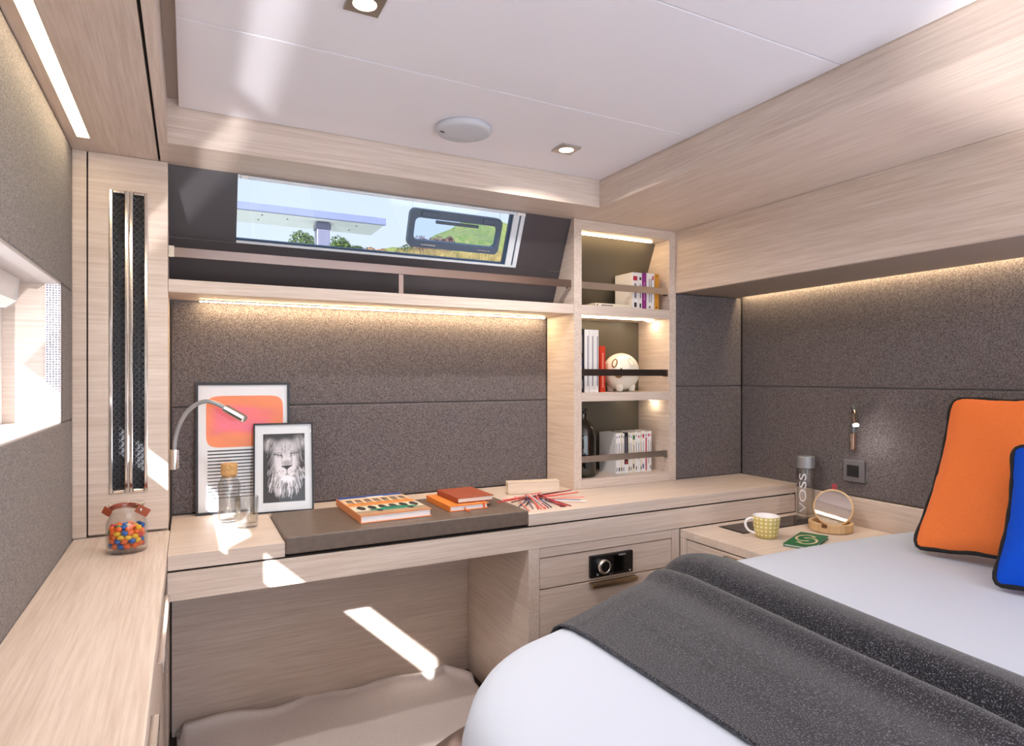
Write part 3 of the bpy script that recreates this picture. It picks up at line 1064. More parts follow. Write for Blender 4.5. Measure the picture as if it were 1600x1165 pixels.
tag(obj('throw_blanket', MB().grid(throw_pt, 110, 120), melange(), smooth=True, solid=0.004),
    'dark grey woven throw folded across the foot of the bed', 'blanket')


# ------------------------------------------------------------------ cushions
def cushion(name, label, BL, TL, right, size, thick, colmat, pipe=0.006, seed=0):
    BL, TL = Vector(BL), Vector(TL)
    up = (TL - BL)
    H = up.length
    up.normalize()
    R = Vector(right)
    R = (R - up * R.dot(up)).normalized()
    Nn = R.cross(up)                    # faces the room
    Wd = size
    rr = random.Random(seed)
    M = Matrix((R, up, Nn)).transposed().to_4x4()
    M.translation = BL + R * Wd / 2 + up * H / 2
    t = thing(name, label, 'cushion', M.translation, M.to_euler(), group=None)
    W[t] = M

    def edge(u, v):
        # concave sides, ears at the corners
        k = 0.085
        mx_ = max(abs(u), abs(v), 1e-6)
        f_ = mx_ / (abs(u) ** 14 + abs(v) ** 14) ** (1 / 14)
        u, v = u * f_, v * f_
        x = u * (1 - k * (1 - v * v))
        y = v * (1 - k * (1 - u * u))
        return x * Wd / 2, y * H / 2
    n = 34

    def face(sgn):
        def fn(a, b):
            u, v = 2 * a - 1, 2 * b - 1
            x, y = edge(u, v)
            f = max(0, (1 - u ** 2)) ** 0.42 * max(0, (1 - v ** 2)) ** 0.42
            wr_ = 0.022 * math.sin(5 * u + 3 * v + seed) * math.sin(4 * v - 2 * u) * f
            # gathers running in from the seams
            g = 0.0055 * math.sin(26 * v) * math.exp(-(1 - abs(u)) / 0.09) * (1 - v * v) + 0.0055 * math.sin(26 * u) * math.exp(-(1 - abs(v)) / 0.09) * (1 - u * u)
            return (x, y, sgn * (thick * f + wr_ * 0.4 + g * (f > 0)))
        return fn
    m2 = MB()
    m2.grid(face(1), n, n)
    m3 = MB()
    m3.grid(face(-1), n, n)
    m2.add(m3.v, [q[::-1] for q in m3.f])
    obj('cover', m2, colmat, t, local=True, smooth=True)
    path = []
    for a, b, c_, d_ in ((-1, -1, 1, -1), (1, -1, 1, 1), (1, 1, -1, 1), (-1, 1, -1, -1)):
        for i in range(24):
            f = i / 24
            x, y = edge(a + (c_ - a) * f, b + (d_ - b) * f)
            path.append((x, y, 0.004 * math.sin(i * 1.3 + a * 2)))
    # round the ears off a little
    q = [Vector(p) for p in path]
    for _ in range(1):
        q = [(q[i - 1] + q[i] * 2 + q[(i + 1) % len(q)]) / 4 for i in range(len(q))]
    obj('piping', MB().tube(q, pipe, 8, closed=True), plain('black_piping', '121114', 0.8), t, local=True, smooth=True)
    return t


OR = fabric('orange_cotton', 'ee8243', 'e5743a', scale=500, bump=0.1, rough=0.8, sheen=0.05)
BU = fabric('blue_cotton', '0850d2', '0548c4', scale=500, bump=0.1, rough=0.7, sheen=0)
cushion('cushion', 'orange cushion with black piping leaning on the headboard wall', (1.81, 1.055, 0.712), (2.100, 1.100, 1.138), (0.06, -1, 0), 0.48, 0.062, OR, seed=1)
cushion('cushion', 'bright blue cushion with black piping in front of the orange one', (1.655, 0.783, 0.712), (1.86, 0.832, 1.028), (0.10, -1, 0), 0.40, 0.055, BU, seed=4)

# ------------------------------------------------------------------ desk reading lamp
def catmull(pts, k=6):
    o = []
    n = len(pts)
    P_ = [Vector(p) for p in pts]
    for i in range(n - 1):
        p0, p1, p2, p3 = P_[max(i - 1, 0)], P_[i], P_[i + 1], P_[min(i + 2, n - 1)]
        for j in range(k):
            t = j / k
            o.append(0.5 * ((2 * p1) + (p2 - p0) * t + (2 * p0 - 5 * p1 + 4 * p2 - p3) * t * t + (3 * p1 - p0 - 3 * p2 + p3) * t ** 3))
    o.append(P_[-1])
    return o


GOOSE = plain('gooseneck_grey', 'aab0b8', 0.35, 0.6)
la = thing('reading_lamp', 'chrome gooseneck reading lamp bent over the desk', 'lamp', (-0.035, 2.06, 0.93))
obj('base', MB().lathe([(0.010, 0), (0.0125, 0.002), (0.0125, 0.056), (0.010, 0.058)], (-0.0355, 2.06, 0.931), 24), CHROME, la, smooth=False)
path = catmull([(-0.0355, 2.06, 0.985), (-0.031, 2.055, 1.029), (-0.015, 2.045, 1.076), (0.010, 2.03, 1.111), (0.043, 2.01, 1.128), (0.075, 1.99, 1.120), (0.097, 1.978, 1.107)])
obj('gooseneck', MB().tube(path, 0.0062, 10), GOOSE, la, smooth=True)
hd = obj('lamp_head', MB().tube([(0.093, 1.980, 1.1095), (0.095, 1.979, 1.108), (0.143, 1.953, 1.078), (0.145, 1.952, 1.0768)], [0.0095, 0.0115, 0.0118, 0.0100], 20), CHROME, la, smooth=False)
obj('lens', MB().tube([(0.1452, 1.952, 1.0768), (0.1462, 1.9514, 1.0761)], 0.0085, 16), plain('lens_dark', '8e8c86', 0.2), hd)

lb = thing('bedside_lamp', 'small gooseneck bedside lamp switched on at the headboard', 'lamp', (2.165, 1.466, 0.93))
obj('base', MB().lathe([(0.010, 0), (0.0125, 0.002), (0.0125, 0.061), (0.010, 0.064)], (2.167, 1.466, 0.931), 24), plain('chrome_warm', 'c9b9ab', 0.1, 1.0), lb)
path = catmull([(2.167, 1.466, 0.99), (2.166, 1.464, 1.03), (2.160, 1.459, 1.07), (2.146, 1.452, 1.092), (2.131, 1.440, 1.086), (2.123, 1.432, 1.072)])
obj('gooseneck', MB().tube(path, 0.0062, 10), plain('gooseneck_dark', '6c717a', 0.4, 0.5), lb, smooth=True)
hd = obj('lamp_head', MB().tube([(2.125, 1.434, 1.075), (2.118, 1.428, 1.062), (2.104, 1.414, 1.030), (2.103, 1.413, 1.028)], [0.008, 0.011, 0.0115, 0.010], 18), plain('chrome_warm', 'c9b9ab', 0.1, 1.0), lb)
obj('lens', MB().tube([(2.103, 1.413, 1.0278), (2.1022, 1.4122, 1.026)], 0.0095, 16), glow('bed_lamp_lens', (1.0, 0.97, 0.9), 260), hd)

sw = thing('wall_switch', 'square grey framed black switch on the headboard wall', 'switch', (2.175, 1.466, 0.81))
obj('plate', box(2.169, 2.1795, 1.4255, 1.5075, 0.813, 0.892), plain('switch_grey', '77757a', 0.4, 0.3), sw, bevel=0.002)
obj('rocker', box(2.166, 2.1689, 1.446, 1.491, 0.832, 0.874), plain('switch_black', '1d1f24', 0.35), sw, bevel=0.001)

# ------------------------------------------------------------------ framed prints
def framed(name, label, BLc, wid, hei, lean, yaw, fr=0.007):
    """frame standing on its bottom edge; BLc bottom left front corner"""
    M = Matrix.Translation(BLc) @ Matrix.Rotation(yaw, 4, 'Z') @ Matrix.Rotation(-lean, 4, 'X')
    t = thing(name, label, 'picture', BLc, M.to_euler())
    W[t] = M
    a = MB()
    a.box(0, wid, 0, 0.014, 0, fr).box(0, wid, 0, 0.014, hei - fr, hei).box(0, fr, 0, 0.014, fr, hei - fr).box(wid - fr, wid, 0, 0.014, fr, hei - fr)
    obj('frame', a, plain('frame_black', '1a1a20', 0.4), t, local=True)
    obj('backing', box(fr * 0.5, wid - fr * 0.5, 0.008, 0.0135, fr * 0.5, hei - fr * 0.5), plain('card_brown', '8a7660', 0.8), t, local=True)
    return t, M


FR, HT = 0.006, 0.409
t, M = framed('framed_print', 'tall framed abstract print with orange shape and black stripes', (0.0205, 2.156, ZD + 0.001), 0.277, HT, 0.058, 0.0)
wi, hi = 0.277 - 0.012, HT - 0.012
obj('paper', box(0.006, 0.006 + wi, 0.0065, 0.0078, 0.006, 0.006 + hi), plain('print_paper', 'eceaec', 0.6), t, local=True)
# painted shape: orange block with a pink cloud inside
nw, nh = 70, 60
U, V = np.meshgrid(np.linspace(0, 1, nw), np.linspace(0, 1, nh))
img = np.zeros((nh, nw, 3))
og = np.array([0xf2, 0x83, 0x45]) / 255
pk = np.array([0xf0, 0x6a, 0x7c]) / 255
rd = np.array([0xee, 0x6a, 0x50]) / 255
bb = 1 / (1 + np.exp(-((1 - np.maximum(np.abs((U - 0.45) / 0.37), np.abs((V - 0.50 - 0.05 * np.sin(U * 5)) / 0.26)) ** 1.3) * 9)))
b2 = np.exp(-(((U - 0.75) / 0.28) ** 2 + ((V - 0.62) / 0.12) ** 2)) * 0.6
img[:] = og
img = img * (1 - bb[..., None]) + pk * bb[..., None]
img = img * (1 - b2[..., None]) + rd * b2[..., None]
img *= (1 + 0.02 * np.sin(U * 9 + V * 14))[..., None]
sx0, sx1, sz0, sz1 = 0.029, 0.257, 0.205, 0.368
# clip the corners round by squeezing the sheet grid into a superellipse outline
mb = MB()
for j in range(nh):
    for i in range(nw):
        u, v = 2 * U[j, i] - 1, 2 * V[j, i] - 1
        p_ = 7.0
        mx_ = max(abs(u), abs(v), 1e-6)
        k_ = mx_ / ((abs(u) ** p_ + abs(v) ** p_) ** (1 / p_) + 1e-9)
        f_ = k_ if mx_ > 0 else 1
        x = (sx0 + sx1) / 2 + u * f_ * (sx1 - sx0) / 2
        z = (sz0 + sz1) / 2 + v * f_ * (sz1 - sz0) / 2
        mb.v.append((x, 0.0060, z))
for j in range(nh - 1):
    for i in range(nw - 1):
        mb.f.append((j * nw + i, j * nw + i + 1, (j + 1) * nw + i + 1, (j + 1) * nw + i))
o_ = obj('orange_shape', mb, print_mat('printed_ink', 0.55), t, local=True)
cc = np.clip(img.reshape(-1, 3), 0, 1)
cc = np.where(cc <= 0.04045, cc / 12.92, ((cc + 0.055) / 1.055) ** 2.4)
ca = o_.data.color_attributes.new('Col', 'FLOAT_COLOR', 'POINT')
ca.data.foreach_set('color', np.concatenate([cc, np.ones((len(cc), 1))], 1).astype(np.float32).ravel())
stripes = MB()
for k in range(15):
    z = 0.195 - k * 0.0105
    hh = 0.0042 - 0.0016 * k / 14
    stripes.box(0.033, 0.247, 0.0058, 0.0064, z - hh / 2, z + hh / 2)
obj('stripes', stripes, plain('ink_black', '25252c', 0.6), t, local=True)
obj('glazing', box(0.0061, 0.0059 + wi, 0.003, 0.0038, 0.0061, 0.0059 + hi), thin_glass('picture_glass', (1, 1, 1), (0.98, 0.98, 0.98), gloss=0.012, graze=0.25), t, local=True)

LW, LH = 0.181, 0.2835
t, M = framed('framed_print', 'framed black and white lion portrait leaning in front of the abstract print', (0.179, 2.098, ZD + 0.001), LW, LH, 0.19, -0.10, fr=0.005)
obj('mount', box(0.005, LW - 0.005, 0.0065, 0.0078, 0.005, LH - 0.005), plain('mount_white', 'e6e9ee', 0.6), t, local=True)


def lion():
    w_, h_ = 120, 190
    u, v = np.meshgrid(np.linspace(0, 1, w_), np.linspace(0, 1, h_))
    asp = h_ / w_
    I = np.full((h_, w_), 0.26) - 0.05 * v
    r = np.random.RandomState(3)

    def blob(cx, cy, rx, ry, val, soft=0.35, a=1.0):
        nonlocal I
        d = np.sqrt(((u - cx) / rx) ** 2 + ((v - cy) / ry) ** 2)
        m = np.clip((1 - d) / soft + 0.5, 0, 1) * a
        I = I * (1 - m) + val * m

    def stroke(x0, y0, x1, y1, wd, val, a=0.8, bend=0.0):
        nonlocal I
        xm, ym = (x0 + x1) / 2 + bend * (y1 - y0), (y0 + y1) / 2 - bend * (x1 - x0)
        for ax, ay, bx, by in ((x0, y0, xm, ym), (xm, ym, x1, y1)):
            dx, dy = bx - ax, (by - ay) * asp
            L = dx * dx + dy * dy + 1e-9
            tt = np.clip(((u - ax) * dx + (v - ay) * asp * dy) / L, 0, 1)
            dd = np.hypot(u - ax - tt * dx, (v - ay) * asp - tt * dy)
            m = np.clip(1.2 - dd / wd, 0, 1) * a
            I = I * (1 - m) + val * m
    # ears
    blob(0.17, 0.83, 0.17, 0.10, 0.62, 0.8)
    blob(0.86, 0.86, 0.16, 0.11, 0.60, 0.8)
    # mane, falling away from the face
    for k in range(330):
        an = r.uniform(-2.75, 0.05) if k % 5 else r.uniform(-3.6, 0.5)
        rad = r.uniform(0.24, 0.46)
        cx, cy = 0.53 + rad * math.cos(an) * 1.0, 0.50 + rad * math.sin(an) * 0.78
        if cy < 0.06 or abs(cx - 0.5) > 0.52:
            continue
        ln = r.uniform(0.08, 0.17)
        ddx = 0.35 * math.cos(an) + r.uniform(-0.15, 0.15)
        stroke(cx, cy, cx + ddx * ln, cy - ln * (0.8 if an < -0.4 else 0.5), r.uniform(0.007, 0.015), r.choice([0.9, 0.8, 0.68, 0.5, 0.34, 0.93]), 0.75, r.uniform(-0.15, 0.15))
    for k in range(70):
        sx = r.choice([-1, 1])
        cx = 0.53 + sx * r.uniform(0.26, 0.46)
        cy = r.uniform(0.55, 0.95)
        stroke(cx, cy, cx + sx * r.uniform(0.02, 0.08), cy - r.uniform(0.04, 0.12), 0.010, r.choice([0.85, 0.6, 0.4, 0.3]), 0.7)
    # face
    blob(0.53, 0.62, 0.31, 0.25, 0.83, 0.5)
    blob(0.54, 0.47, 0.25, 0.19, 0.86, 0.5)
    blob(0.54, 0.80, 0.24, 0.11, 0.74, 0.9)
    for k in range(120):
        cx = 0.53 + r.uniform(-0.22, 0.22)
        cy = r.uniform(0.62, 0.86)
        stroke(cx, cy, cx + (cx - 0.53) * 0.08, cy + 0.03, 0.006, r.choice([0.95, 0.7, 0.6, 0.9]), 0.5)
    # forehead lines
    stroke(0.53, 0.88, 0.52, 0.72, 0.010, 0.42, 0.7)
    stroke(0.42, 0.86, 0.47, 0.75, 0.010, 0.5, 0.6)
    stroke(0.66, 0.87, 0.60, 0.75, 0.010, 0.5, 0.6)
    # cheeks and bridge
    stroke(0.44, 0.66, 0.46, 0.50, 0.022, 0.70, 0.6)
    stroke(0.68, 0.67, 0.67, 0.52, 0.022, 0.58, 0.6)
    stroke(0.20, 0.52, 0.34, 0.42, 0.02, 0.55, 0.6, 0.1)
    stroke(0.86, 0.56, 0.76, 0.43, 0.03, 0.45, 0.7, -0.1)
    stroke(0.24, 0.72, 0.22, 0.55, 0.02, 0.5, 0.6)
    # eyes
    for ex, ey, s_ in ((0.355, 0.685, 1), (0.745, 0.705, -1)):
        stroke(ex - 0.09 * 1, ey + (0.012 if s_ > 0 else 0.0), ex + 0.09, ey - 0.008 * s_, 0.020, 0.25, 0.85)
        blob(ex, ey - 0.003, 0.035, 0.016, 0.75, 0.5)
        blob(ex, ey - 0.002, 0.016, 0.014, 0.08, 0.4)
        stroke(ex - 0.10, ey + 0.03, ex + 0.10, ey + 0.034, 0.012, 0.45, 0.7)
        stroke(ex - 0.05, ey - 0.03, ex + 0.07, ey - 0.026, 0.009, 0.5, 0.6)
    stroke(0.46, 0.645, 0.43, 0.695, 0.016, 0.3, 0.7)
    stroke(0.65, 0.655, 0.68, 0.705, 0.016, 0.25, 0.7)
    # nose and mouth
    blob(0.565, 0.56, 0.10, 0.045, 0.66, 0.8)
    for k in range(9):
        f = k / 8
        stroke(0.565 - 0.125 * (1 - f) ** 1.3, 0.520 - 0.055 * f, 0.565 + 0.125 * (1 - f) ** 1.3, 0.524 - 0.055 * f, 0.010, 0.12 + 0.1 * (f < 0.2), 0.9)
    stroke(0.565, 0.475, 0.568, 0.405, 0.010, 0.22, 0.9)
    stroke(0.568, 0.402, 0.40, 0.350, 0.014, 0.2, 0.9, -0.12)
    stroke(0.568, 0.402, 0.74, 0.366, 0.014, 0.2, 0.9, 0.12)
    blob(0.565, 0.335, 0.17, 0.055, 0.93, 0.6)
    for k in range(26):
        cx = 0.565 + r.uniform(-0.18, 0.18)
        stroke(cx, 0.31, cx + r.uniform(-0.02, 0.02), 0.22, 0.009, r.choice([0.95, 0.85, 0.55]), 0.7)
    for sx in (-1, 1):
        for k in range(5):
            stroke(0.565 + sx * (0.10 + 0.02 * k), 0.445 - 0.012 * k, 0.565 + sx * (0.30 + 0.01 * k), 0.45 - 0.03 * k, 0.004, 0.98, 0.6)
            blob(0.565 + sx * (0.09 + 0.028 * k), 0.452 - 0.010 * (k % 3), 0.008, 0.005, 0.3)
    I = I + r.normal(0, 0.025, I.shape)
    I = np.clip(I, 0.05, 0.97)
    I = np.clip((I - 0.5) * 1.15 + 0.5, 0.03, 0.97)
    return np.stack([I, I * 0.985, I * 1.01], -1)


paint_sheet('lion_photo', M @ Matrix.Translation((0.029, 0.0060, 0.032)), 0.126, 0.217, lion(), print_mat('printed_ink', 0.55), t)
obj('glazing', box(0.0051, LW - 0.0051, 0.003, 0.0038, 0.0051, LH - 0.0051), MATS['picture_glass'], t, local=True)

# ------------------------------------------------------------------ carafe, tumbler
CLEAR = thin_glass('clear_glass', (0.99, 0.995, 0.995), (0.80, 0.83, 0.84), gloss=0.07, blend=0.2)
ca_ = thing('carafe', 'clear glass carafe with a cork stopper standing on the sunlit desk', 'carafe', (0.108, 2.035, ZD))
obj('glass', MB().lathe([(0.0, 0.001), (0.029, 0.001), (0.0315, 0.004), (0.0315, 0.108), (0.029, 0.118), (0.0235, 0.126), (0.0215, 0.132), (0.0215, 0.138), (0.0195, 0.138), (0.0195, 0.130), (0.027, 0.116), (0.0290, 0.106), (0.0290, 0.008), (0.0, 0.007)], (0.108, 2.035, ZD + 0.0005), 40, cap=False), CLEAR, ca_, smooth=True)
obj('cork', MB().lathe([(0.0185, 0.131), (0.0192, 0.139), (0.0228, 0.1395), (0.0228, 0.170), (0.0215, 0.172)], (0.108, 2.035, ZD), 30), plain('cork', 'c69c66', 0.8, noise=0.25, nscale=160, bump=0.4), ca_)
tu = obj('tumbler', MB().lathe([(0.0, 0.001), (0.028, 0.001), (0.0295, 0.004), (0.0312, 0.085), (0.0300, 0.086), (0.0288, 0.085), (0.0272, 0.013), (0.0, 0.011)], (0.149, 1.938, ZD + 0.0005), 40, cap=False), CLEAR, smooth=True)
tag(tu, 'empty clear drinking glass in front of the corked carafe', 'glass')

# ------------------------------------------------------------------ books lying on the desk mat
ZM = 0.7825
CREAM = plain('page_cream', 'efe9dd', 0.8)
PAGEW = plain('page_white', 'f1eff0', 0.8)


def lying_book(name, label, A, right, wid, dep, th, cover, pages, spine_side=True, round_=0.0):
    """A: front-left bottom corner; right: unit vector along the front edge; depth goes to the left of it"""
    yaw = math.atan2(right[1], right[0])
    t = thing(name, label, 'book', A, (0, 0, yaw))
    c = 0.0022
    obj('cover', MB().box(0, wid, 0, dep, 0, c).box(0, wid, 0, dep, th - c, th).box(0, c, 0, dep, c, th - c), cover, t, local=True, bevel=round_)
    obj('pages', box(c, wid - 0.004, 0.004, dep - 0.004, c, th - c), pages, t, local=True)
    return t


ORC = plain('book_orange', 'e89257', 0.45)
t = lying_book('picture_book', 'large picture book with colourful street facade cover on the desk mat', (0.434, 1.772, ZM), (1, 0.03), 0.215, 0.292, 0.022, ORC, PAGEW)
nw, nh = 90, 90
U, V = np.meshgrid(np.linspace(0, 1, nw), np.linspace(0, 1, nh))
img = np.zeros((nh, nw, 3)) + np.array([0.90, 0.62, 0.36])
def setc(m, c_):
    img[m] = np.array(c_)
setc(V > 0.90, (0.16, 0.33, 0.70))
setc((V > 0.84) & (V <= 0.90), (0.93, 0.84, 0.72))
setc((V > 0.60) & (V <= 0.84), (0.93, 0.80, 0.66))
setc((V > 0.46) & (V <= 0.60), (0.92, 0.60, 0.30))
setc((V > 0.20) & (V <= 0.46), (0.90, 0.88, 0.80))
setc((V <= 0.10), (0.80, 0.62, 0.46))
setc((V > 0.10) & (V <= 0.20), (0.70, 0.60, 0.50))
for k in range(7):
    cx = 0.10 + k * 0.135
    setc((np.abs(U - cx) < 0.035) & (V > 0.66) & (V < 0.80), (0.22, 0.20, 0.20))
    setc((np.abs(U - cx) < 0.016) & (V > 0.66) & (V < 0.78), (0.62, 0.55, 0.48))
    setc((np.abs(U - cx) < 0.045) & (V > 0.585) & (V < 0.62), (0.75, 0.42, 0.20))
for k in range(6):
    cx = 0.13 + k * 0.155
    setc((((U - cx) / 0.055) ** 2 + ((V - 0.34) / 0.10) ** 2 < 1) & (V > 0.24), (0.25, 0.22, 0.18))
car = (((U - 0.55) / 0.36) ** 2 + ((V - 0.22) / 0.055) ** 2 < 1) | (((U - 0.57) / 0.17) ** 2 + ((V - 0.26) / 0.065) ** 2 < 1)
setc(car, (0.12, 0.58, 0.47))
for cx in (0.33, 0.78):
    setc(((U - cx) / 0.045) ** 2 + ((V - 0.17) / 0.04) ** 2 < 1, (0.14, 0.14, 0.16))
setc((np.abs(U - 0.57) < 0.12) & (np.abs(V - 0.275) < 0.02), (0.30, 0.36, 0.36))
setc((V > 0.86) & (V < 0.93) & (np.abs(U - 0.55) < 0.13), (0.96, 0.94, 0.90))
img += np.random.RandomState(2).normal(0, 0.03, img.shape)
Mb = W[t] @ Matrix.Translation((0.0012, 0.0012, 0.0224)) @ Matrix.Rotation(-math.pi / 2, 4, 'X') @ Matrix.Scale(-1, 4, (0, 0, 1)) 
Mflat = W[t] @ Matrix(((1, 0, 0, 0.0012), (0, 0, 1, 0.0012), (0, 1, 0, 0.0224), (0, 0, 0, 1)))
paint_sheet('cover_print', Mflat, 0.2125, 0.2895, img, print_mat('glossy_ink', 0.3), t)

t = lying_book('notebook', 'orange bound notebook lying under the brown leather notebook', (0.716, 1.800, ZM), (1, 0.02), 0.132, 0.205, 0.017, plain('notebook_orange', 'e98538', 0.5), PAGEW)
obj('ribbon', MB().tube([(0.05, 0.0, 0.009), (0.05, -0.006, 0.004), (0.052, -0.014, 0.0012), (0.056, -0.022, 0.001)], 0.0022, 6), plain('ribbon_orange', 'e0602c', 0.7), t, local=True)
obj('elastic', MB().box(0.114, 0.120, -0.0006, 0.0002, 0.001, 0.0176).box(0.114, 0.120, -0.0006, 0.2055, 0.0171, 0.0178), plain('ribbon_orange', 'e0602c', 0.7), t, local=True)
t = lying_book('notebook', 'brown leather notebook lying on top of the orange notebook', (0.752, 1.826, ZM + 0.0182), (0.99, 0.02), 0.128, 0.175, 0.016, plain('leather_tan', '9a4a30', 0.5, noise=0.08, nscale=80, bump=0.2), CREAM, round_=0.001)

# ------------------------------------------------------------------ sticks and the small wooden box
wbx = thing('wooden_box', 'slim pale wooden box standing at the back of the desk', 'box', (1.13, 2.02, ZD), (0, 0, -0.22))
W[wbx] = Matrix.Translation((1.13, 2.02, ZD)) @ Matrix.Rotation(-0.22, 4, 'Z')
PW = wood('pale_maple', 0, 'e8d6c2', 'dcc6b0', fine=90)
obj('body', MB().prism([(-0.098, -0.018, 0.008), (-0.094, -0.018, 0.001), (0.094, -0.018, 0.001), (0.098, -0.018, 0.008), (0.098, -0.018, 0.040), (-0.098, -0.018, 0.040)], (0, 0.036, 0)), PW, wbx, local=True, bevel=0.001)
obj('lid', box(-0.0985, 0.0985, -0.0185, 0.0185, 0.0402, 0.0462), PW, wbx, local=True, bevel=0.0012)
scol = {'red': ('d8433f', 'red'), 'pink': ('ee7f7a', 'salmon pink'), 'crimson': ('8e2438', 'dark crimson'), 'navy': ('3c4674', 'navy blue'), 'black': ('3a2326', 'blackish brown'), 'white': ('e6e8f0', 'white')}
# stick ends on the desk in world metres: (x0,y0)-(x1,y1)
ST = [('red', 0.905, 1.86, 1.10, 1.925), ('pink', 0.965, 1.945, 1.24, 1.91), ('black', 0.962, 1.925, 1.20, 1.945), ('crimson', 1.05, 1.93, 1.255, 1.945), ('red', 1.03, 1.915, 1.245, 1.885),
      ('white', 1.05, 1.905, 1.205, 1.775), ('navy', 1.06, 1.908, 1.19, 1.79), ('pink', 1.08, 1.90, 1.225, 1.82), ('pink', 0.965, 1.745, 1.01, 1.935), ('navy', 0.990, 1.765, 1.05, 1.93),
      ('black', 0.945, 1.835, 1.09, 1.925), ('navy', 0.962, 1.815, 1.075, 1.93), ('black', 0.975, 1.80, 1.08, 1.92), ('red', 1.002, 1.752, 1.07, 1.925), ('pink', 1.012, 1.748, 1.06, 1.935),
      ('red', 1.030, 1.752, 1.085, 1.93), ('crimson', 1.042, 1.755, 1.075, 1.935), ('navy', 1.055, 1.756, 1.085, 1.925), ('pink', 1.020, 1.745, 1.095, 1.935), ('crimson', 1.090, 1.750, 1.10, 1.93),
      ('black', 1.100, 1.748, 1.09, 1.935), ('red', 1.110, 1.752, 1.105, 1.93), ('crimson', 1.125, 1.748, 1.095, 1.925), ('pink', 0.97, 1.935, 1.13, 1.955), ('white', 1.035, 1.755, 1.065, 1.93)]
for i, (k, x0, y0, x1, y1) in enumerate(ST):
    zb = ZD + 0.0022 + (i % 5) * 0.0022
    z0 = ZD + 0.0021
    if x0 < 0.944 + 0.004 and y0 < 2.043:
        z0 = 0.7845
    d = (Vector((x1, y1, zb + 0.004)) - Vector((x0, y0, z0)))
    a = Vector((x0, y0, z0))
    o_ = obj('stick', MB().tube([a, a + d * 0.02, a + d * 0.98, a + d], [0.0006, 0.0019, 0.0019, 0.0006], 6), plain('stick_' + k, scol[k][0], 0.45))
    tag(o_, scol[k][1] + ' thin wooden stick in the fanned pile on the desk', 'stick', 'thin coloured sticks fanned out on the desk')

# ------------------------------------------------------------------ candy jar
JC = Vector((-0.134, 1.803, ZD + 0.0005))
jr = thing('candy_jar', 'clear glass candy jar with a leather strap on the side counter', 'jar', JC)
JG = thin_glass('jar_glass', (0.99, 0.99, 0.985), (0.74, 0.74, 0.74), gloss=0.035, blend=0.2, graze=0.5)
obj('glass', MB().lathe([(0.0, 0.0005), (0.041, 0.0005), (0.0445, 0.004), (0.0448, 0.070), (0.043, 0.078), (0.0375, 0.086), (0.0362, 0.092), (0.0362, 0.108), (0.0385, 0.114), (0.0385, 0.118), (0.0350, 0.118), (0.0342, 0.108), (0.0342, 0.090), (0.0405, 0.076), (0.0418, 0.068), (0.0415, 0.014), (0.0, 0.012)], JC, 44, sy=0.92, cap=False), JG, jr, smooth=True)
LT = plain('strap_leather', '9c4a2e', 0.5, noise=0.1, nscale=150)
# band round the neck, dipping at the front, with its end turned out and riveted
band = MB()
k = 48
for i in range(k + 1):
    an = math.radians(196 - 212 * i / k)
    zz = 0.098 - 0.010 * math.cos(an + 1.2)
    for r_, dz_ in ((0.0372, -0.0065), (0.0372, 0.0065)):
        band.v.append((JC.x + r_ * math.cos(an), JC.y + r_ * 0.94 * math.sin(an), JC.z + zz + dz_))
for i in range(k):
    band.f.append((2 * i, 2 * i + 2, 2 * i + 3, 2 * i + 1))
st = obj('strap', band, LT, jr, solid=0.002)
tb = box(-0.015, 0.017, -0.0012, 0.0012, -0.010, 0.010).xf(Matrix.Translation((JC.x + 0.034, JC.y - 0.018, JC.z + 0.100)) @ Matrix.Rotation(0.35, 4, 'Z') @ Matrix.Rotation(0.6, 4, 'Y'))
obj('strap_end', tb, LT, st, bevel=0.0006)
tb = box(-0.011, 0.011, -0.0012, 0.0012, -0.009, 0.009).xf(Matrix.Translation((JC.x - 0.040, JC.y - 0.010, JC.z + 0.103)) @ Matrix.Rotation(-0.5, 4, 'Z') @ Matrix.Rotation(0.5, 4, 'Y'))
obj('strap_end', tb, LT, st, bevel=0.0006)
obj('rivet', MB().ellipsoid((JC.x + 0.0305, JC.y - 0.0215, JC.z + 0.103), (0.0042, 0.0022, 0.0042), 14, 8), STEEL, st, smooth=True)
ccol = {'orange': 'ea6a22', 'yellow': 'e8b92c', 'blue': '1560b8', 'red': 'c2203a', 'green': '2f9a4c'}
cmesh = {}
for k, h in ccol.items():
    me = bpy.data.meshes.new('candy_' + k)
    q = MB().ellipsoid((0, 0, 0), (0.0085, 0.0066, 0.0066), 12, 8)
    me.from_pydata(q.v, [], q.f)
    me.materials.append(plain('candy_' + k, h, 0.25, coat=0.3))
    me.polygons.foreach_set('use_smooth', [True] * len(me.polygons))
    cmesh[k] = me
names = ['orange', 'orange', 'yellow', 'blue', 'orange', 'red', 'orange', 'yellow', 'blue', 'red', 'orange', 'green', 'orange', 'blue', 'red', 'yellow']
rc = random.Random(11)
for L in range(5):
    z = 0.0195 + L * 0.0104
    for rad, cnt in ((0.0325, 13), (0.0185, 7), (0.004, 1)):
        if L == 4 and rad > 0.03:
            cnt = 9
        for i in range(cnt):
            an = 2 * math.pi * (i + 0.5 * (L % 2)) / cnt + rc.uniform(-0.06, 0.06)
            k = rc.choice(names)
            o_ = bpy.data.objects.new('candy', cmesh[k])
            COL.objects.link(o_)
            o_.location = JC + Vector((rad * math.cos(an), rad * 0.92 * math.sin(an), z + rc.uniform(-0.0012, 0.0012)))
            o_.rotation_euler = (rc.uniform(-0.3, 0.3), rc.uniform(-0.4, 0.4), an + math.pi / 2 + rc.uniform(-0.4, 0.4))
            tag(o_, k + ' sugar coated candy inside the strapped glass jar', 'candy', 'candies in the glass jar')

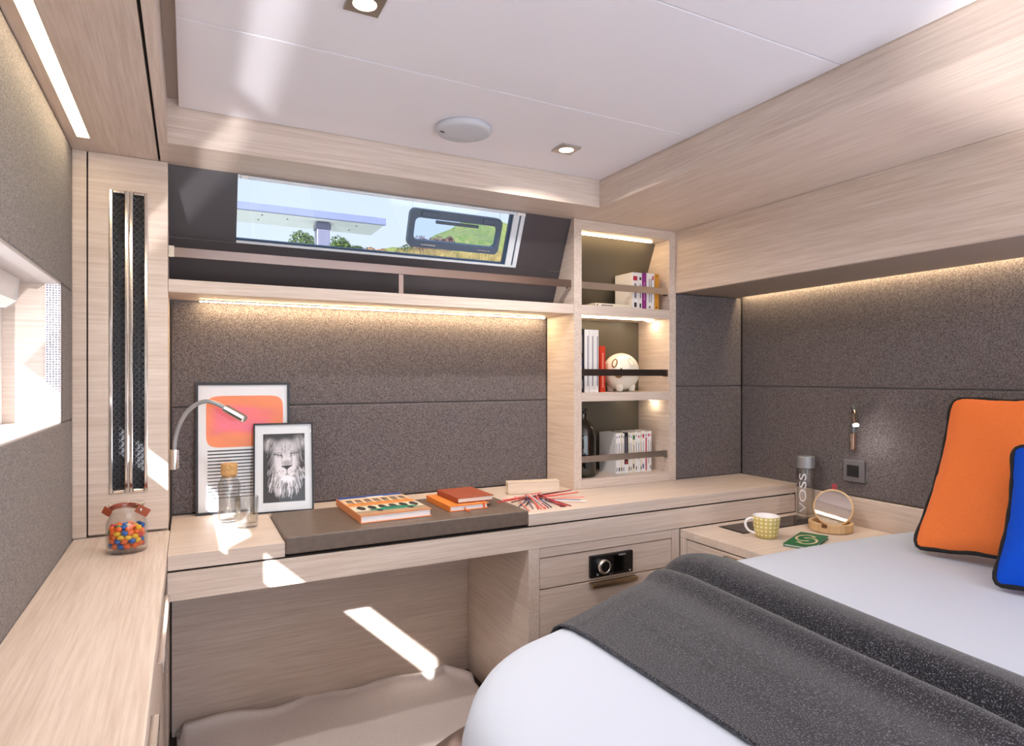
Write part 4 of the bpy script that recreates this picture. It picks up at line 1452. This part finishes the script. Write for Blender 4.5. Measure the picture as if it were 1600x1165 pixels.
# ------------------------------------------------------------------ books and ornaments in the bookcase
def upright(name, label, x0, x1, y0, y1, z0, z1, cover, marks=(), group=None, pages=CREAM):
    t = thing(name, label, 'book', ((x0 + x1) / 2, (y0 + y1) / 2, z0), group=group)
    c = min(0.0012, (x1 - x0) * 0.2)
    obj('cover', MB().box(x0, x1, y0, y0 + c, z0, z1).box(x0, x0 + c, y0 + c, y1, z0, z1).box(x1 - c, x1, y0 + c, y1, z0, z1), cover, t)
    obj('pages', box(x0 + c, x1 - c, y0 + c, y1 - 0.002, z0 + 0.002, z1 - 0.002), pages, t)
    for a in marks:                     # small printed patches on the spine: (f0,f1,g0,g1,material)
        f0, f1, g0, g1, m_ = a
        obj('spine_print', box(x0 + (x1 - x0) * f0, x0 + (x1 - x0) * f1, y0 - 0.0003, y0 + 0.0002, z0 + (z1 - z0) * g0, z0 + (z1 - z0) * g1), m_, t)
    return t


BW = plain('cover_white', 'ece8e6', 0.5)
BWC = plain('cover_cream', 'e6dcc8', 0.5)
BBK = plain('cover_black', '15131a', 0.45)
BPU = plain('cover_purple', '8e2a80', 0.45)
BYE = plain('cover_amber', 'cf8f2a', 0.45)
BRD = plain('cover_red', 'd0391c', 0.45)
IR = plain('ink_red', 'b8243a', 0.5)
IG = plain('ink_grey', '7d7a84', 0.5)
IK = plain('ink_dark', '2b2930', 0.5)
IN_ = plain('ink_green', '3d6b4c', 0.5)
IB = plain('ink_blue', '44508c', 0.5)
z1_ = 1.4735
G1 = 'books on the top shelf of the bookcase'
upright('book', 'white paperback with a red square, leftmost upright book on the top shelf', 1.598, 1.630, 2.03, 2.145, z1_, 1.622, BW, ((0.15, 0.8, 0.78, 0.90, IR), (0.35, 0.65, 0.3, 0.7, IG), (0.3, 0.7, 0.05, 0.18, IK)), G1)
upright('book', 'thin white paperback between the red square book and the purple book', 1.631, 1.647, 2.03, 2.14, z1_, 1.622, BW, ((0.2, 0.8, 0.80, 0.88, IK), (0.35, 0.65, 0.3, 0.7, IG), (0.25, 0.75, 0.04, 0.16, IK)), G1)
upright('book', 'purple paperback standing on the top shelf', 1.648, 1.670, 2.03, 2.14, z1_, 1.6225, BPU, ((0.4, 0.6, 0.25, 0.75, plain('ink_lilac', 'c48abb', 0.5)),), G1)
upright('book', 'wide white paperback between the purple and the amber book', 1.671, 1.712, 2.03, 2.14, z1_, 1.624, BW, ((0.3, 0.4, 0.2, 0.85, IG), (0.55, 0.65, 0.2, 0.85, IG), (0.72, 0.9, 0.82, 0.93, IR), (0.3, 0.5, 0.05, 0.1, IK)), G1)
upright('book', 'amber yellow paperback, rightmost upright book on the top shelf', 1.714, 1.736, 2.03, 2.13, z1_, 1.624, BYE, ((0.35, 0.6, 0.06, 0.1, IK), (0.35, 0.6, 0.92, 0.95, IK)), G1)
t = lying_book('book', 'cream paperback lying flat on the top shelf', (1.415, 2.030, z1_), (1, 0.0), 0.165, 0.11, 0.0145, BWC, CREAM)
obj('spine', box(0.0, 0.165, -0.0012, 0.003, 0.0, 0.0145), BWC, t, local=True)
obj('spine_print', box(0.03, 0.085, -0.0016, -0.001, 0.005, 0.0095), IG, t, local=True)
obj('spine_print', box(0.008, 0.014, -0.0016, -0.001, 0.005, 0.0095), IK, t, local=True)
z2_ = 1.1375
G2 = 'tall books on the middle shelf of the bookcase'
upright('book', 'tall black book at the left end of the middle shelf', 1.336, 1.372, 2.04, 2.17, z2_, 1.385, BBK, ((0.5, 0.75, 0.62, 0.9, IG), (0.5, 0.8, 0.06, 0.2, IG), (0.55, 0.75, 0.35, 0.55, IB)), G2)
# the same shelf goes on with three white volumes
xs = (1.3725, 1.395, 1.4175, 1.440)
for i, lb_ in enumerate(('tall white book beside the black book on the middle shelf', 'tall white book, middle of the three white ones', 'tall white book, rightmost of three, nearest the red book')):
    upright('book', lb_, xs[i] + 0.0005, xs[i + 1] - 0.001, 2.04, 2.17, z2_, 1.383, BW, ((0.65, 0.85, 0.1, 0.9, IG),), G2)
upright('book', 'shorter red orange book next to the white books', 1.449, 1.472, 2.04, 2.16, z2_, 1.320, BRD, ((0.35, 0.6, 0.5, 0.85, plain('ink_pink', 'e59a86', 0.5)), (0.35, 0.6, 0.1, 0.4, plain('ink_pink', 'e59a86', 0.5))), G2)

pg = thing('ceramic_figure', 'round cream ceramic animal with tiny feet on the middle shelf', 'ornament', (1.587, 2.09, z2_))
CER = plain('cream_ceramic', 'efe6d6', 0.25, coat=0.4)
obj('body', MB().ellipsoid((1.587, 2.09, 1.2185), (0.077, 0.074, 0.0775), 36, 24), CER, pg, smooth=True)
for a in (-2.35, -0.85, 0.6, 2.4):
    cx, cy = 1.587 + 0.043 * math.cos(a), 2.09 + 0.043 * math.sin(a)
    obj('foot', MB().lathe([(0.011, 0.0), (0.013, 0.004), (0.016, 0.026), (0.010, 0.034)], (cx, cy, z2_ + 0.0005), 16), CER, pg, smooth=True)


def on_ball(az, el, k=1.0):
    return Vector((1.587 + 0.077 * k * math.cos(el) * math.sin(az), 2.09 - 0.074 * k * math.cos(el) * math.cos(az), 1.2185 + 0.0775 * k * math.sin(el)))


GOLD = plain('bronze_paint', '8a6a3c', 0.4, 0.4)
for az, el, m_, nm in ((-1.02, 0.48, GOLD, 'ring_mark'), (0.02, 0.55, plain('pale_mark', 'd8ccb8', 0.4), 'ring_mark')):
    pth = []
    for i in range(20):
        an = 2 * math.pi * i / 20
        pth.append(on_ball(az + 0.15 * math.cos(an), el + 0.23 * math.sin(an), 1.0))
    obj(nm, MB().tube(pth, 0.0028, 6, closed=True), m_, pg, smooth=True)
obj('eye', MB().ellipsoid(on_ball(-0.62, 0.14, 0.99), (0.004, 0.004, 0.004), 12, 8), BLACK, pg, smooth=True)
obj('snout', MB().lathe([(0.017, 0.0), (0.016, 0.008), (0.012, 0.010)], n=20).xf(Matrix.Translation(on_ball(-0.75, -0.12, 0.95)) @ (on_ball(-0.75, -0.12, 1) - on_ball(-0.75, -0.12, 0.5)).to_track_quat('Z', 'Y').to_matrix().to_4x4()), GOLD, pg)

vs_ = thing('glass_vase', 'olive green glass bottle vase at the left of the bottom shelf', 'vase', (1.388, 2.075, 0.806))
obj('glass', MB().lathe([(0.0, 0.001), (0.044, 0.001), (0.050, 0.006), (0.0515, 0.020), (0.0515, 0.155), (0.047, 0.185), (0.033, 0.210), (0.020, 0.224), (0.0165, 0.235), (0.0165, 0.255), (0.021, 0.262), (0.0215, 0.268), (0.0185, 0.268), (0.0145, 0.256), (0.0145, 0.234), (0.030, 0.208), (0.0445, 0.183), (0.049, 0.154), (0.049, 0.020), (0.0, 0.012)], (1.3875, 2.075, 0.8055), 40, cap=False), thin_glass('olive_glass', (0.42, 0.42, 0.33), (0.18, 0.18, 0.12), gloss=0.09, blend=0.35), vs_, smooth=True)

z3_ = 0.8055
G3 = 'paperbacks in the row on the bottom shelf'
x = 1.535
inks = [IB, IG, IK, IN_, IR, IB, IG, IR, IG, IR]
row = [(0.010, BW, 'white paperback at the left end of the bottom row beside the vase'), (0.014, BW, 'second white paperback in the bottom row'), (0.010, BWC, 'cream paperback left of the black one in the bottom row'),
       (0.009, BW, 'thin white paperback touching the black one in the bottom row'), (0.019, BBK, 'black paperback in the white bottom row'), (0.010, BWC, 'cream paperback touching the black one on its right'),
       (0.010, BW, 'slim white paperback third after the black one'), (0.017, BWC, 'cream paperback with a green mark in the bottom row'), (0.010, BW, 'slim white paperback after the green marked one'),
       (0.015, BW, 'white paperback with a small red dot in the bottom row'), (0.009, BWC, 'thin cream paperback after the red dotted one'), (0.014, BW, 'white paperback with a red and a blue patch on the spine'),
       (0.015, BW, 'white paperback with a long red spine stripe'), (0.012, BW, 'white paperback with a red top, next to last in the bottom row'), (0.009, BW, 'thin white paperback at the right end of the bottom row')]
for i, (wd, m_, lb_) in enumerate(row):
    mk = [(0.3, 0.7, 0.88, 0.93, inks[i % 10]), (0.35, 0.6, 0.35, 0.75, IG), (0.3, 0.75, 0.06, 0.15, IK if i % 3 else IG)]
    if i == 4:
        mk = [(0.35, 0.6, 0.5, 0.9, IG), (0.0, 1.0, 0.0, 0.22, BW), (0.3, 0.7, 0.24, 0.3, IR)]
    if i == 7:
        mk = [(0.2, 0.85, 0.82, 0.93, IN_), (0.3, 0.65, 0.1, 0.22, IK), (0.4, 0.6, 0.4, 0.7, IG)]
    if i == 9:
        mk = [(0.3, 0.7, 0.87, 0.93, IR), (0.4, 0.6, 0.3, 0.75, IG)]
    if i == 11:
        mk = [(0.2, 0.8, 0.84, 0.94, IR), (0.2, 0.7, 0.08, 0.2, IB), (0.4, 0.6, 0.4, 0.75, IG)]
    if i == 12:
        mk = [(0.3, 0.75, 0.03, 0.87, IR), (0.3, 0.7, 0.9, 0.96, IG)]
    if i == 13:
        mk = [(0.2, 0.8, 0.88, 0.95, IR), (0.4, 0.6, 0.2, 0.8, IG)]
    upright('book', lb_, x, x + wd - 0.0006, 2.055, 2.17 - 0.01 * (i % 3), z3_, 0.968 + 0.004 * ((i * 7) % 3) / 2, m_, mk, G3)
    x += wd

# ------------------------------------------------------------------ bedside things
ZS = ZN + 0.0005
vb = thing('water_bottle', 'tall clear water bottle with a silver cap by the headboard', 'bottle', (2.118, 1.628, ZN + 0.0035))
VC = Vector((2.118, 1.628, ZN + 0.0035))
obj('glass', MB().lathe([(0.0, 0.001), (0.030, 0.001), (0.0325, 0.004), (0.0325, 0.186), (0.031, 0.190), (0.029, 0.190), (0.0302, 0.185), (0.0302, 0.014), (0.0, 0.010)], VC, 40, cap=False), thin_glass('bottle_glass', (0.98, 0.98, 0.98), (0.72, 0.72, 0.73), gloss=0.06, blend=0.22), vb, smooth=True)
obj('cap', MB().lathe([(0.0315, 0.190), (0.0328, 0.1905), (0.0328, 0.233), (0.0315, 0.235)], VC, 40), plain('silver_cap', 'a9abb0', 0.35, 0.7), vb, smooth=False)
tx = text_mesh('VOSS', 0.052)
xs_ = [p[0] for p in tx.v]
ys_ = [p[1] for p in tx.v]
ln_ = 0.150 / (max(xs_) - min(xs_))
va = math.atan2(-VC.y, -VC.x) - 0.28      # turned a little left of the viewer
nv = []
for p in tx.v:
    a = va + (p[1] * 0.72) / 0.0329 * -1.0
    nv.append((VC.x + 0.0331 * math.cos(a), VC.y + 0.0331 * math.sin(a), VC.z + 0.096 + p[0] * ln_))
tx.v = nv
obj('lettering', tx, PRW, vb)

mg = thing('mug', 'yellow patterned mug on the bedside cabinet', 'mug', (1.742, 1.492, ZS))
MC = Vector((1.742, 1.492, ZS))


def mug_mat():
    m, n, o = new_mat('mug_pattern')
    p = N(n, 'ShaderNodeBsdfPrincipled')
    p.inputs['Roughness'].default_value = 0.3
    t = N(n, 'ShaderNodeTexCoord')
    s_ = N(n, 'ShaderNodeSeparateXYZ')
    n.links.new(t.outputs['Object'], s_.inputs[0])
    at = N(n, 'ShaderNodeMath', operation='ARCTAN2')
    n.links.new(s_.outputs['Y'], at.inputs[0])
    n.links.new(s_.outputs['X'], at.inputs[1])
    mu = N(n, 'ShaderNodeMath', operation='MULTIPLY')
    mu.inputs[1].default_value = 18 / (2 * math.pi)
    n.links.new(at.outputs[0], mu.inputs[0])
    mz = N(n, 'ShaderNodeMath', operation='MULTIPLY')
    mz.inputs[1].default_value = 75.0
    n.links.new(s_.outputs['Z'], mz.inputs[0])
    cb = N(n, 'ShaderNodeCombineXYZ')
    n.links.new(mu.outputs[0], cb.inputs[0])
    n.links.new(mz.outputs[0], cb.inputs[1])
    fr = N(n, 'ShaderNodeVectorMath', operation='FRACTION')
    n.links.new(cb.outputs[0], fr.inputs[0])
    ds = N(n, 'ShaderNodeVectorMath', operation='DISTANCE')
    ds.inputs[1].default_value = (0.5, 0.5, 0)
    n.links.new(fr.outputs[0], ds.inputs[0])
    r = N(n, 'ShaderNodeValToRGB')
    r.color_ramp.interpolation = 'LINEAR'
    els = r.color_ramp.elements
    els[0].position = 0.0
    els[0].color = lin('b9a43c')
    els[1].position = 0.72
    els[1].color = lin('f0e8cc')
    for q, c_ in ((0.16, 'c2ac48'), (0.22, 'e9dfb0'), (0.28, 'c2ac48'), (0.44, 'c4b050'), (0.52, 'efe6c6')):
        e_ = els.new(q)
        e_.color = lin(c_)
    n.links.new(ds.outputs['Value'], r.inputs[0])
    n.links.new(r.outputs[0], p.inputs['Base Color'])
    n.links.new(p.outputs[0], o.inputs[0])
    return m


obj('cup', MB().lathe([(0.0, 0.001), (0.033, 0.001), (0.036, 0.004), (0.0415, 0.040), (0.0445, 0.071), (0.0438, 0.0725)], MC, 44, cap=False), mug_mat(), mg, smooth=True)
obj('inside', MB().lathe([(0.0438, 0.0725), (0.0415, 0.071), (0.0385, 0.040), (0.033, 0.008), (0.0, 0.006)], MC, 44, cap=False), plain('white_glaze', 'f4f1f2', 0.25), mg, smooth=True)
dl = Vector((-0.866, 0.50, 0)).normalized()
hp = [MC + dl * 0.040 + Vector((0, 0, 0.060)), MC + dl * 0.052 + Vector((0, 0, 0.064)), MC + dl * 0.066 + Vector((0, 0, 0.056)), MC + dl * 0.069 + Vector((0, 0, 0.040)), MC + dl * 0.060 + Vector((0, 0, 0.024)), MC + dl * 0.046 + Vector((0, 0, 0.016)), MC + dl * 0.036 + Vector((0, 0, 0.014))]
obj('handle', MB().tube(catmull(hp), 0.0042, 10), MATS['white_glaze'], mg, smooth=True)

bx = thing('mirror_box', 'round bamboo trinket box with an upright mirror lid and red tab', 'box', (2.025, 1.455, ZS))
BC = Vector((2.025, 1.455, ZS))
BAM = wood('bamboo', 2, 'dcbd92', 'c49e6e', fine=110)
obj('box_body', MB().lathe([(0.0, 0.001), (0.070, 0.001), (0.072, 0.003), (0.072, 0.029), (0.0705, 0.031), (0.062, 0.031), (0.061, 0.029), (0.061, 0.008), (0.0, 0.008)], BC, 56, cap=False), BAM, bx, smooth=False)
dn = Vector((-0.80, -0.58, 0)).normalized()
obj('notch', box(-0.0085, 0.0085, -0.002, 0.002, -0.006, 0.0065).xf(Matrix.Translation(BC + Vector((-0.068, -0.025, 0.0255))) @ Matrix.Rotation(math.atan2(-0.36, -0.93) + math.pi / 2, 4, 'Z')), plain('notch_dark', '6b4526', 0.6), bx)
# lid: a disc standing up in the box, leaning back
ln = Vector((-0.84, -0.42, 0.31)).normalized()
Ml = ln.to_track_quat('Z', 'Y').to_matrix().to_4x4()
Ml.translation = BC + Vector((0.028, 0.010, 0.074))
lid = obj('mirror_lid', MB().lathe([(0.0, -0.006), (0.064, -0.006), (0.066, -0.004), (0.066, 0.003), (0.0645, 0.0045), (0.0605, 0.0045), (0.0605, 0.003)], n=56, cap=False).xf(Ml), BAM, bx)
obj('mirror', MB().lathe([(0.0607, 0.0026), (0.0607, 0.0034)], n=56).xf(Ml), plain('mirror_silver', 'f0eef0', 0.02, 1.0), lid)
upv = (Vector((0, 0, 1)) - ln * ln.z).normalized()
sd = upv.cross(ln)
tb = MB()
c0 = Ml.translation + upv * 0.064
q = [c0 + sd * a + upv * b + ln * n_ for n_ in (-0.002, 0.0015) for a, b in ((-0.008, 0), (0.008, 0), (0.008, 0.022), (-0.008, 0.022))]
tb.add(q, [(0, 1, 2, 3), (7, 6, 5, 4), (0, 4, 5, 1), (1, 5, 6, 2), (2, 6, 7, 3), (3, 7, 4, 0)])
obj('red_tab', tb, plain('tab_red', '94303a', 0.7), lid)

gb = lying_book('booklet', 'dark green booklet with a gold interlaced emblem on the bedside cabinet', (1.697, 1.386, ZS), (0.38, -0.925), 0.088, 0.19, 0.010, plain('cover_green', '1f6a3d', 0.5), PAGEW)
gb_ = None
for o_ in list(gb.children):
    pass
# emblem: two interlaced hooked loops
GE = plain('emblem_gold', 'd8c49c', 0.5)
em = MB()
for cx, sg in ((0.036, 1), (0.052, -1)):
    pth = []
    for i in range(22):
        an = math.radians(45 + 270 * i / 21) if sg > 0 else math.radians(-135 + 270 * i / 21)
        pth.append((cx + 0.026 * math.cos(an), 0.095 + 0.05 * sg * 0.35 + 0.044 * math.sin(an), 0.0102))
    em.tube(pth, 0.0042, 6)
    e0 = Vector(pth[0])
    em.ellipsoid((e0.x, e0.y, 0.0102), (0.007, 0.007, 0.002), 10, 6)
em.xf(Matrix.Translation((0, 0, 0.0102)) @ Matrix.Scale(0.12, 4, (0, 0, 1)) @ Matrix.Translation((0, 0, -0.0102)))
obj('emblem', em, GE, gb, local=True, smooth=True)

# ------------------------------------------------------------------ outside
def ground_z(x, y):
    az = x / max(y, 1)
    g = 0.165 + 0.034 * max(0, min(1, (az - 0.16) / 0.16)) + 0.056 * (lambda q: q * q * (3 - 2 * q))(max(0, min(1, (az - 0.30) / 0.16)))
    rise = max(0.0, min(1.0, (y - 9) / 38))
    rise = rise * rise * (3 - 2 * rise)
    return -0.8 + rise * (2.0 + g * 47) + 0.25 * math.sin(x * 0.9 + y * 0.4) * rise + 0.12 * math.sin(x * 2.3 - y * 1.1) * rise - 0.05 * max(0, y - 52)


def grass_mat():
    m, n, o = new_mat('hill_grass')
    p = N(n, 'ShaderNodeBsdfPrincipled')
    p.inputs['Roughness'].default_value = 0.95
    t = N(n, 'ShaderNodeTexCoord')
    mp = N(n, 'ShaderNodeMapping')
    mp.inputs['Scale'].default_value = (1.6, 0.5, 0.5)
    n.links.new(t.outputs['Object'], mp.inputs['Vector'])
    z = N(n, 'ShaderNodeTexNoise')
    z.inputs['Scale'].default_value = 4.0
    z.inputs['Detail'].default_value = 6
    n.links.new(mp.outputs[0], z.inputs['Vector'])
    r = N(n, 'ShaderNodeValToRGB')
    r.color_ramp.elements[0].position = 0.35
    r.color_ramp.elements[0].color = lin('55702c')
    r.color_ramp.elements[1].position = 0.66
    r.color_ramp.elements[1].color = lin('86834a')
    n.links.new(z.outputs['Fac'], r.inputs[0])
    n.links.new(r.outputs[0], p.inputs['Base Color'])
    n.links.new(p.outputs[0], o.inputs[0])
    return m


hl = obj('hillside', MB().grid(lambda u, v: (-25 + u * 75, 9 + v * 60, ground_z(-25 + u * 75, 9 + v * 60)), 110, 90), grass_mat(), smooth=True, kind='structure')
tag(hl, 'green grassy hillside seen through the slanted window', 'hill')


def leaf_mat(name, a, b):
    m, n, o = new_mat(name)
    p = N(n, 'ShaderNodeBsdfPrincipled')
    p.inputs['Roughness'].default_value = 0.8
    t = N(n, 'ShaderNodeTexCoord')
    z = N(n, 'ShaderNodeTexNoise')
    z.inputs['Scale'].default_value = 5.0
    z.inputs['Detail'].default_value = 3
    n.links.new(t.outputs['Object'], z.inputs['Vector'])
    r = N(n, 'ShaderNodeValToRGB')
    r.color_ramp.elements[0].position = 0.38
    r.color_ramp.elements[0].color = lin(a)
    r.color_ramp.elements[1].position = 0.62
    r.color_ramp.elements[1].color = lin(b)
    n.links.new(z.outputs['Fac'], r.inputs[0])
    n.links.new(r.outputs[0], p.inputs['Base Color'])
    n.links.new(p.outputs[0], o.inputs[0])
    return m


def tree(name, label, cat, x, y, topz, rx, rz, mat, seed, n_leaf=2600, leaf=0.09, group=None):
    r = random.Random(seed)
    gz = ground_z(x, y)
    t = thing(name, label, cat, (x, y, gz), group=group)
    cz = topz - rz
    obj('trunk', MB().tube([(x, y, gz - 0.2), (x + 0.02, y, (gz + cz) / 2), (x, y, cz)], [rx * 0.12, rx * 0.09, rx * 0.05], 8), plain('bark', '5b4a3a', 0.9), t)
    lobes = [(r.uniform(-0.5, 0.5) * rx, r.uniform(-0.5, 0.5) * rx, r.uniform(-0.45, 0.45) * rz, r.uniform(0.42, 0.62)) for _ in range(9)]
    mb = MB()
    for i in range(n_leaf):
        lx, ly, lz, s_ = lobes[i % 9]
        d = Vector((r.gauss(0, 1), r.gauss(0, 1), r.gauss(0, 1))).normalized()
        q = r.uniform(0.72, 1.0)
        c_ = Vector((x + lx + d.x * rx * s_ * q, y + ly + d.y * rx * s_ * q, cz + lz + d.z * rz * s_ * q))
        a = Vector((r.gauss(0, 1), r.gauss(0, 1), r.gauss(0, 1))).normalized() * leaf
        b = a.cross(d).normalized() * leaf
        mb.add([c_ - a * 0.5, c_ + b * 0.4, c_ + a * 0.5, c_ - b * 0.4], [(0, 1, 2, 3)])
    obj('foliage', mb, mat, t, kind='stuff')
    return t


LG = leaf_mat('leaves_green', '24381a', '5d7434')
LD = leaf_mat('leaves_dark', '2b3a26', '55663f')
LR = leaf_mat('leaves_rust', '6d4a34', 'a97f56')
LP = leaf_mat('leaves_purple', '4e3438', '8a6a5e')
LY = leaf_mat('reeds_dry', '4f4a26', 'a08c58')


# trees and bushes on the far bank: x, top height, distance, crown size
for i, (X_, Z_, y, rx, rz, m_, nm, lb_, ct) in enumerate((
        (4.93, 7.96, 30, 1.0, 1.0, LG, 'round_tree', 'round green tree left of the canopy post outside', 'tree'),
        (6.63, 8.0, 31, 0.75, 0.8, LG, 'round_tree', 'smaller yellow green tree right of the canopy post outside', 'tree'),
        (8.39, 8.73, 36, 0.7, 0.6, LD, 'dark_bush', 'small dark bush on the far bank beside the green trees', 'bush'),
        (9.11, 8.36, 34, 0.75, 0.5, LR, 'rust_bush', 'rust brown bush low in the window outside', 'bush'),
        (8.36, 6.95, 26, 0.65, 0.8, LD, 'dark_bush', 'dark green bush at the left edge of the hatch outside', 'bush'),
        (9.65, 7.78, 27, 0.95, 0.95, LP, 'purple_bush', 'reddish bush seen through the hatch outside', 'bush'),
        (11.73, 8.53, 30.5, 0.6, 0.7, LP, 'purple_bush', 'smaller reddish bush beside the hillside seen through the hatch', 'bush'))):
    tree(nm, lb_, ct, X_, y, Z_, rx, rz, m_, 20 + i)

# reeds along the bank
rr = random.Random(5)
rd_ = MB()
for i in range(5200):
    y = rr.uniform(14, 17)
    X_ = rr.uniform(4.7, 9.0)
    top = 1.2 + y * (0.205 + 0.018 * max(0, min(1, (X_ / y - 0.30) / 0.2))) + rr.uniform(-0.35, 0.12)
    b = Vector((X_, y, top - rr.uniform(0.5, 0.9)))
    tp = Vector((X_ + rr.uniform(-0.12, 0.12), y + rr.uniform(-0.1, 0.1), top))
    rd_.add([b + Vector((-0.018, 0, 0)), b + Vector((0.018, 0, 0)), tp], [(0, 1, 2)])
tag(obj('dry_reeds', rd_, LY, kind='stuff'), 'dry golden reeds along the bank under the hatch', 'reeds')
bk = MB().grid(lambda u, v: (1.0 + u * 12, 13.2 + v * 6, (3.55 + 0.10 * math.sin(u * 40)) * min(1, v * 5) + 0.25 * v * (1 + math.sin(u * 9) * 0.2)), 60, 20)
tag(obj('earth_bank', bk, plain('bank_earth', '5d5540', 0.95, noise=0.4, nscale=3.0), smooth=True, kind='structure'), 'low earth bank below the reeds outside', 'bank')

cn = thing('boat_canopy', 'flat white canopy on a grey post outside the slanted window', 'canopy', (0.86, 4.68, 0.0))
obj('roof_rim', box(-0.4, 1.287, 4.50, 4.52, 2.305, 2.357), plain('rim_shaded_blue', '7a82a0', 0.35, 0.3), cn, bevel=0.004)  # bluish shade of this unlit edge put into its colour
obj('roof_top', box(-0.4, 1.2869, 4.5201, 4.885, 2.325, 2.357), plain('canopy_white', 'e8ebea', 0.5), cn)
obj('underside', box(-0.39, 1.277, 4.5202, 4.878, 2.307, 2.3249), plain('canopy_lining', 'dfe4de', 0.6), cn)
for xx, yy in ((0.45, 4.6), (0.44, 4.75), (0.62, 4.64), (1.10, 4.62), (1.08, 4.78), (0.2, 4.66)):
    obj('rivet', MB().lathe([(0.006, 0), (0.006, 0.004)], (xx, yy, 2.303), 10), DSTEEL, cn)
obj('post', box(0.815, 0.905, 4.60, 4.70, 0.0, 2.305), plain('post_grey', '75768c', 0.35, 0.3), cn, bevel=0.006)
obj('post_collar', box(0.808, 0.912, 4.593, 4.707, 2.255, 2.295), plain('post_grey', '75768c', 0.35, 0.3), cn, bevel=0.003)
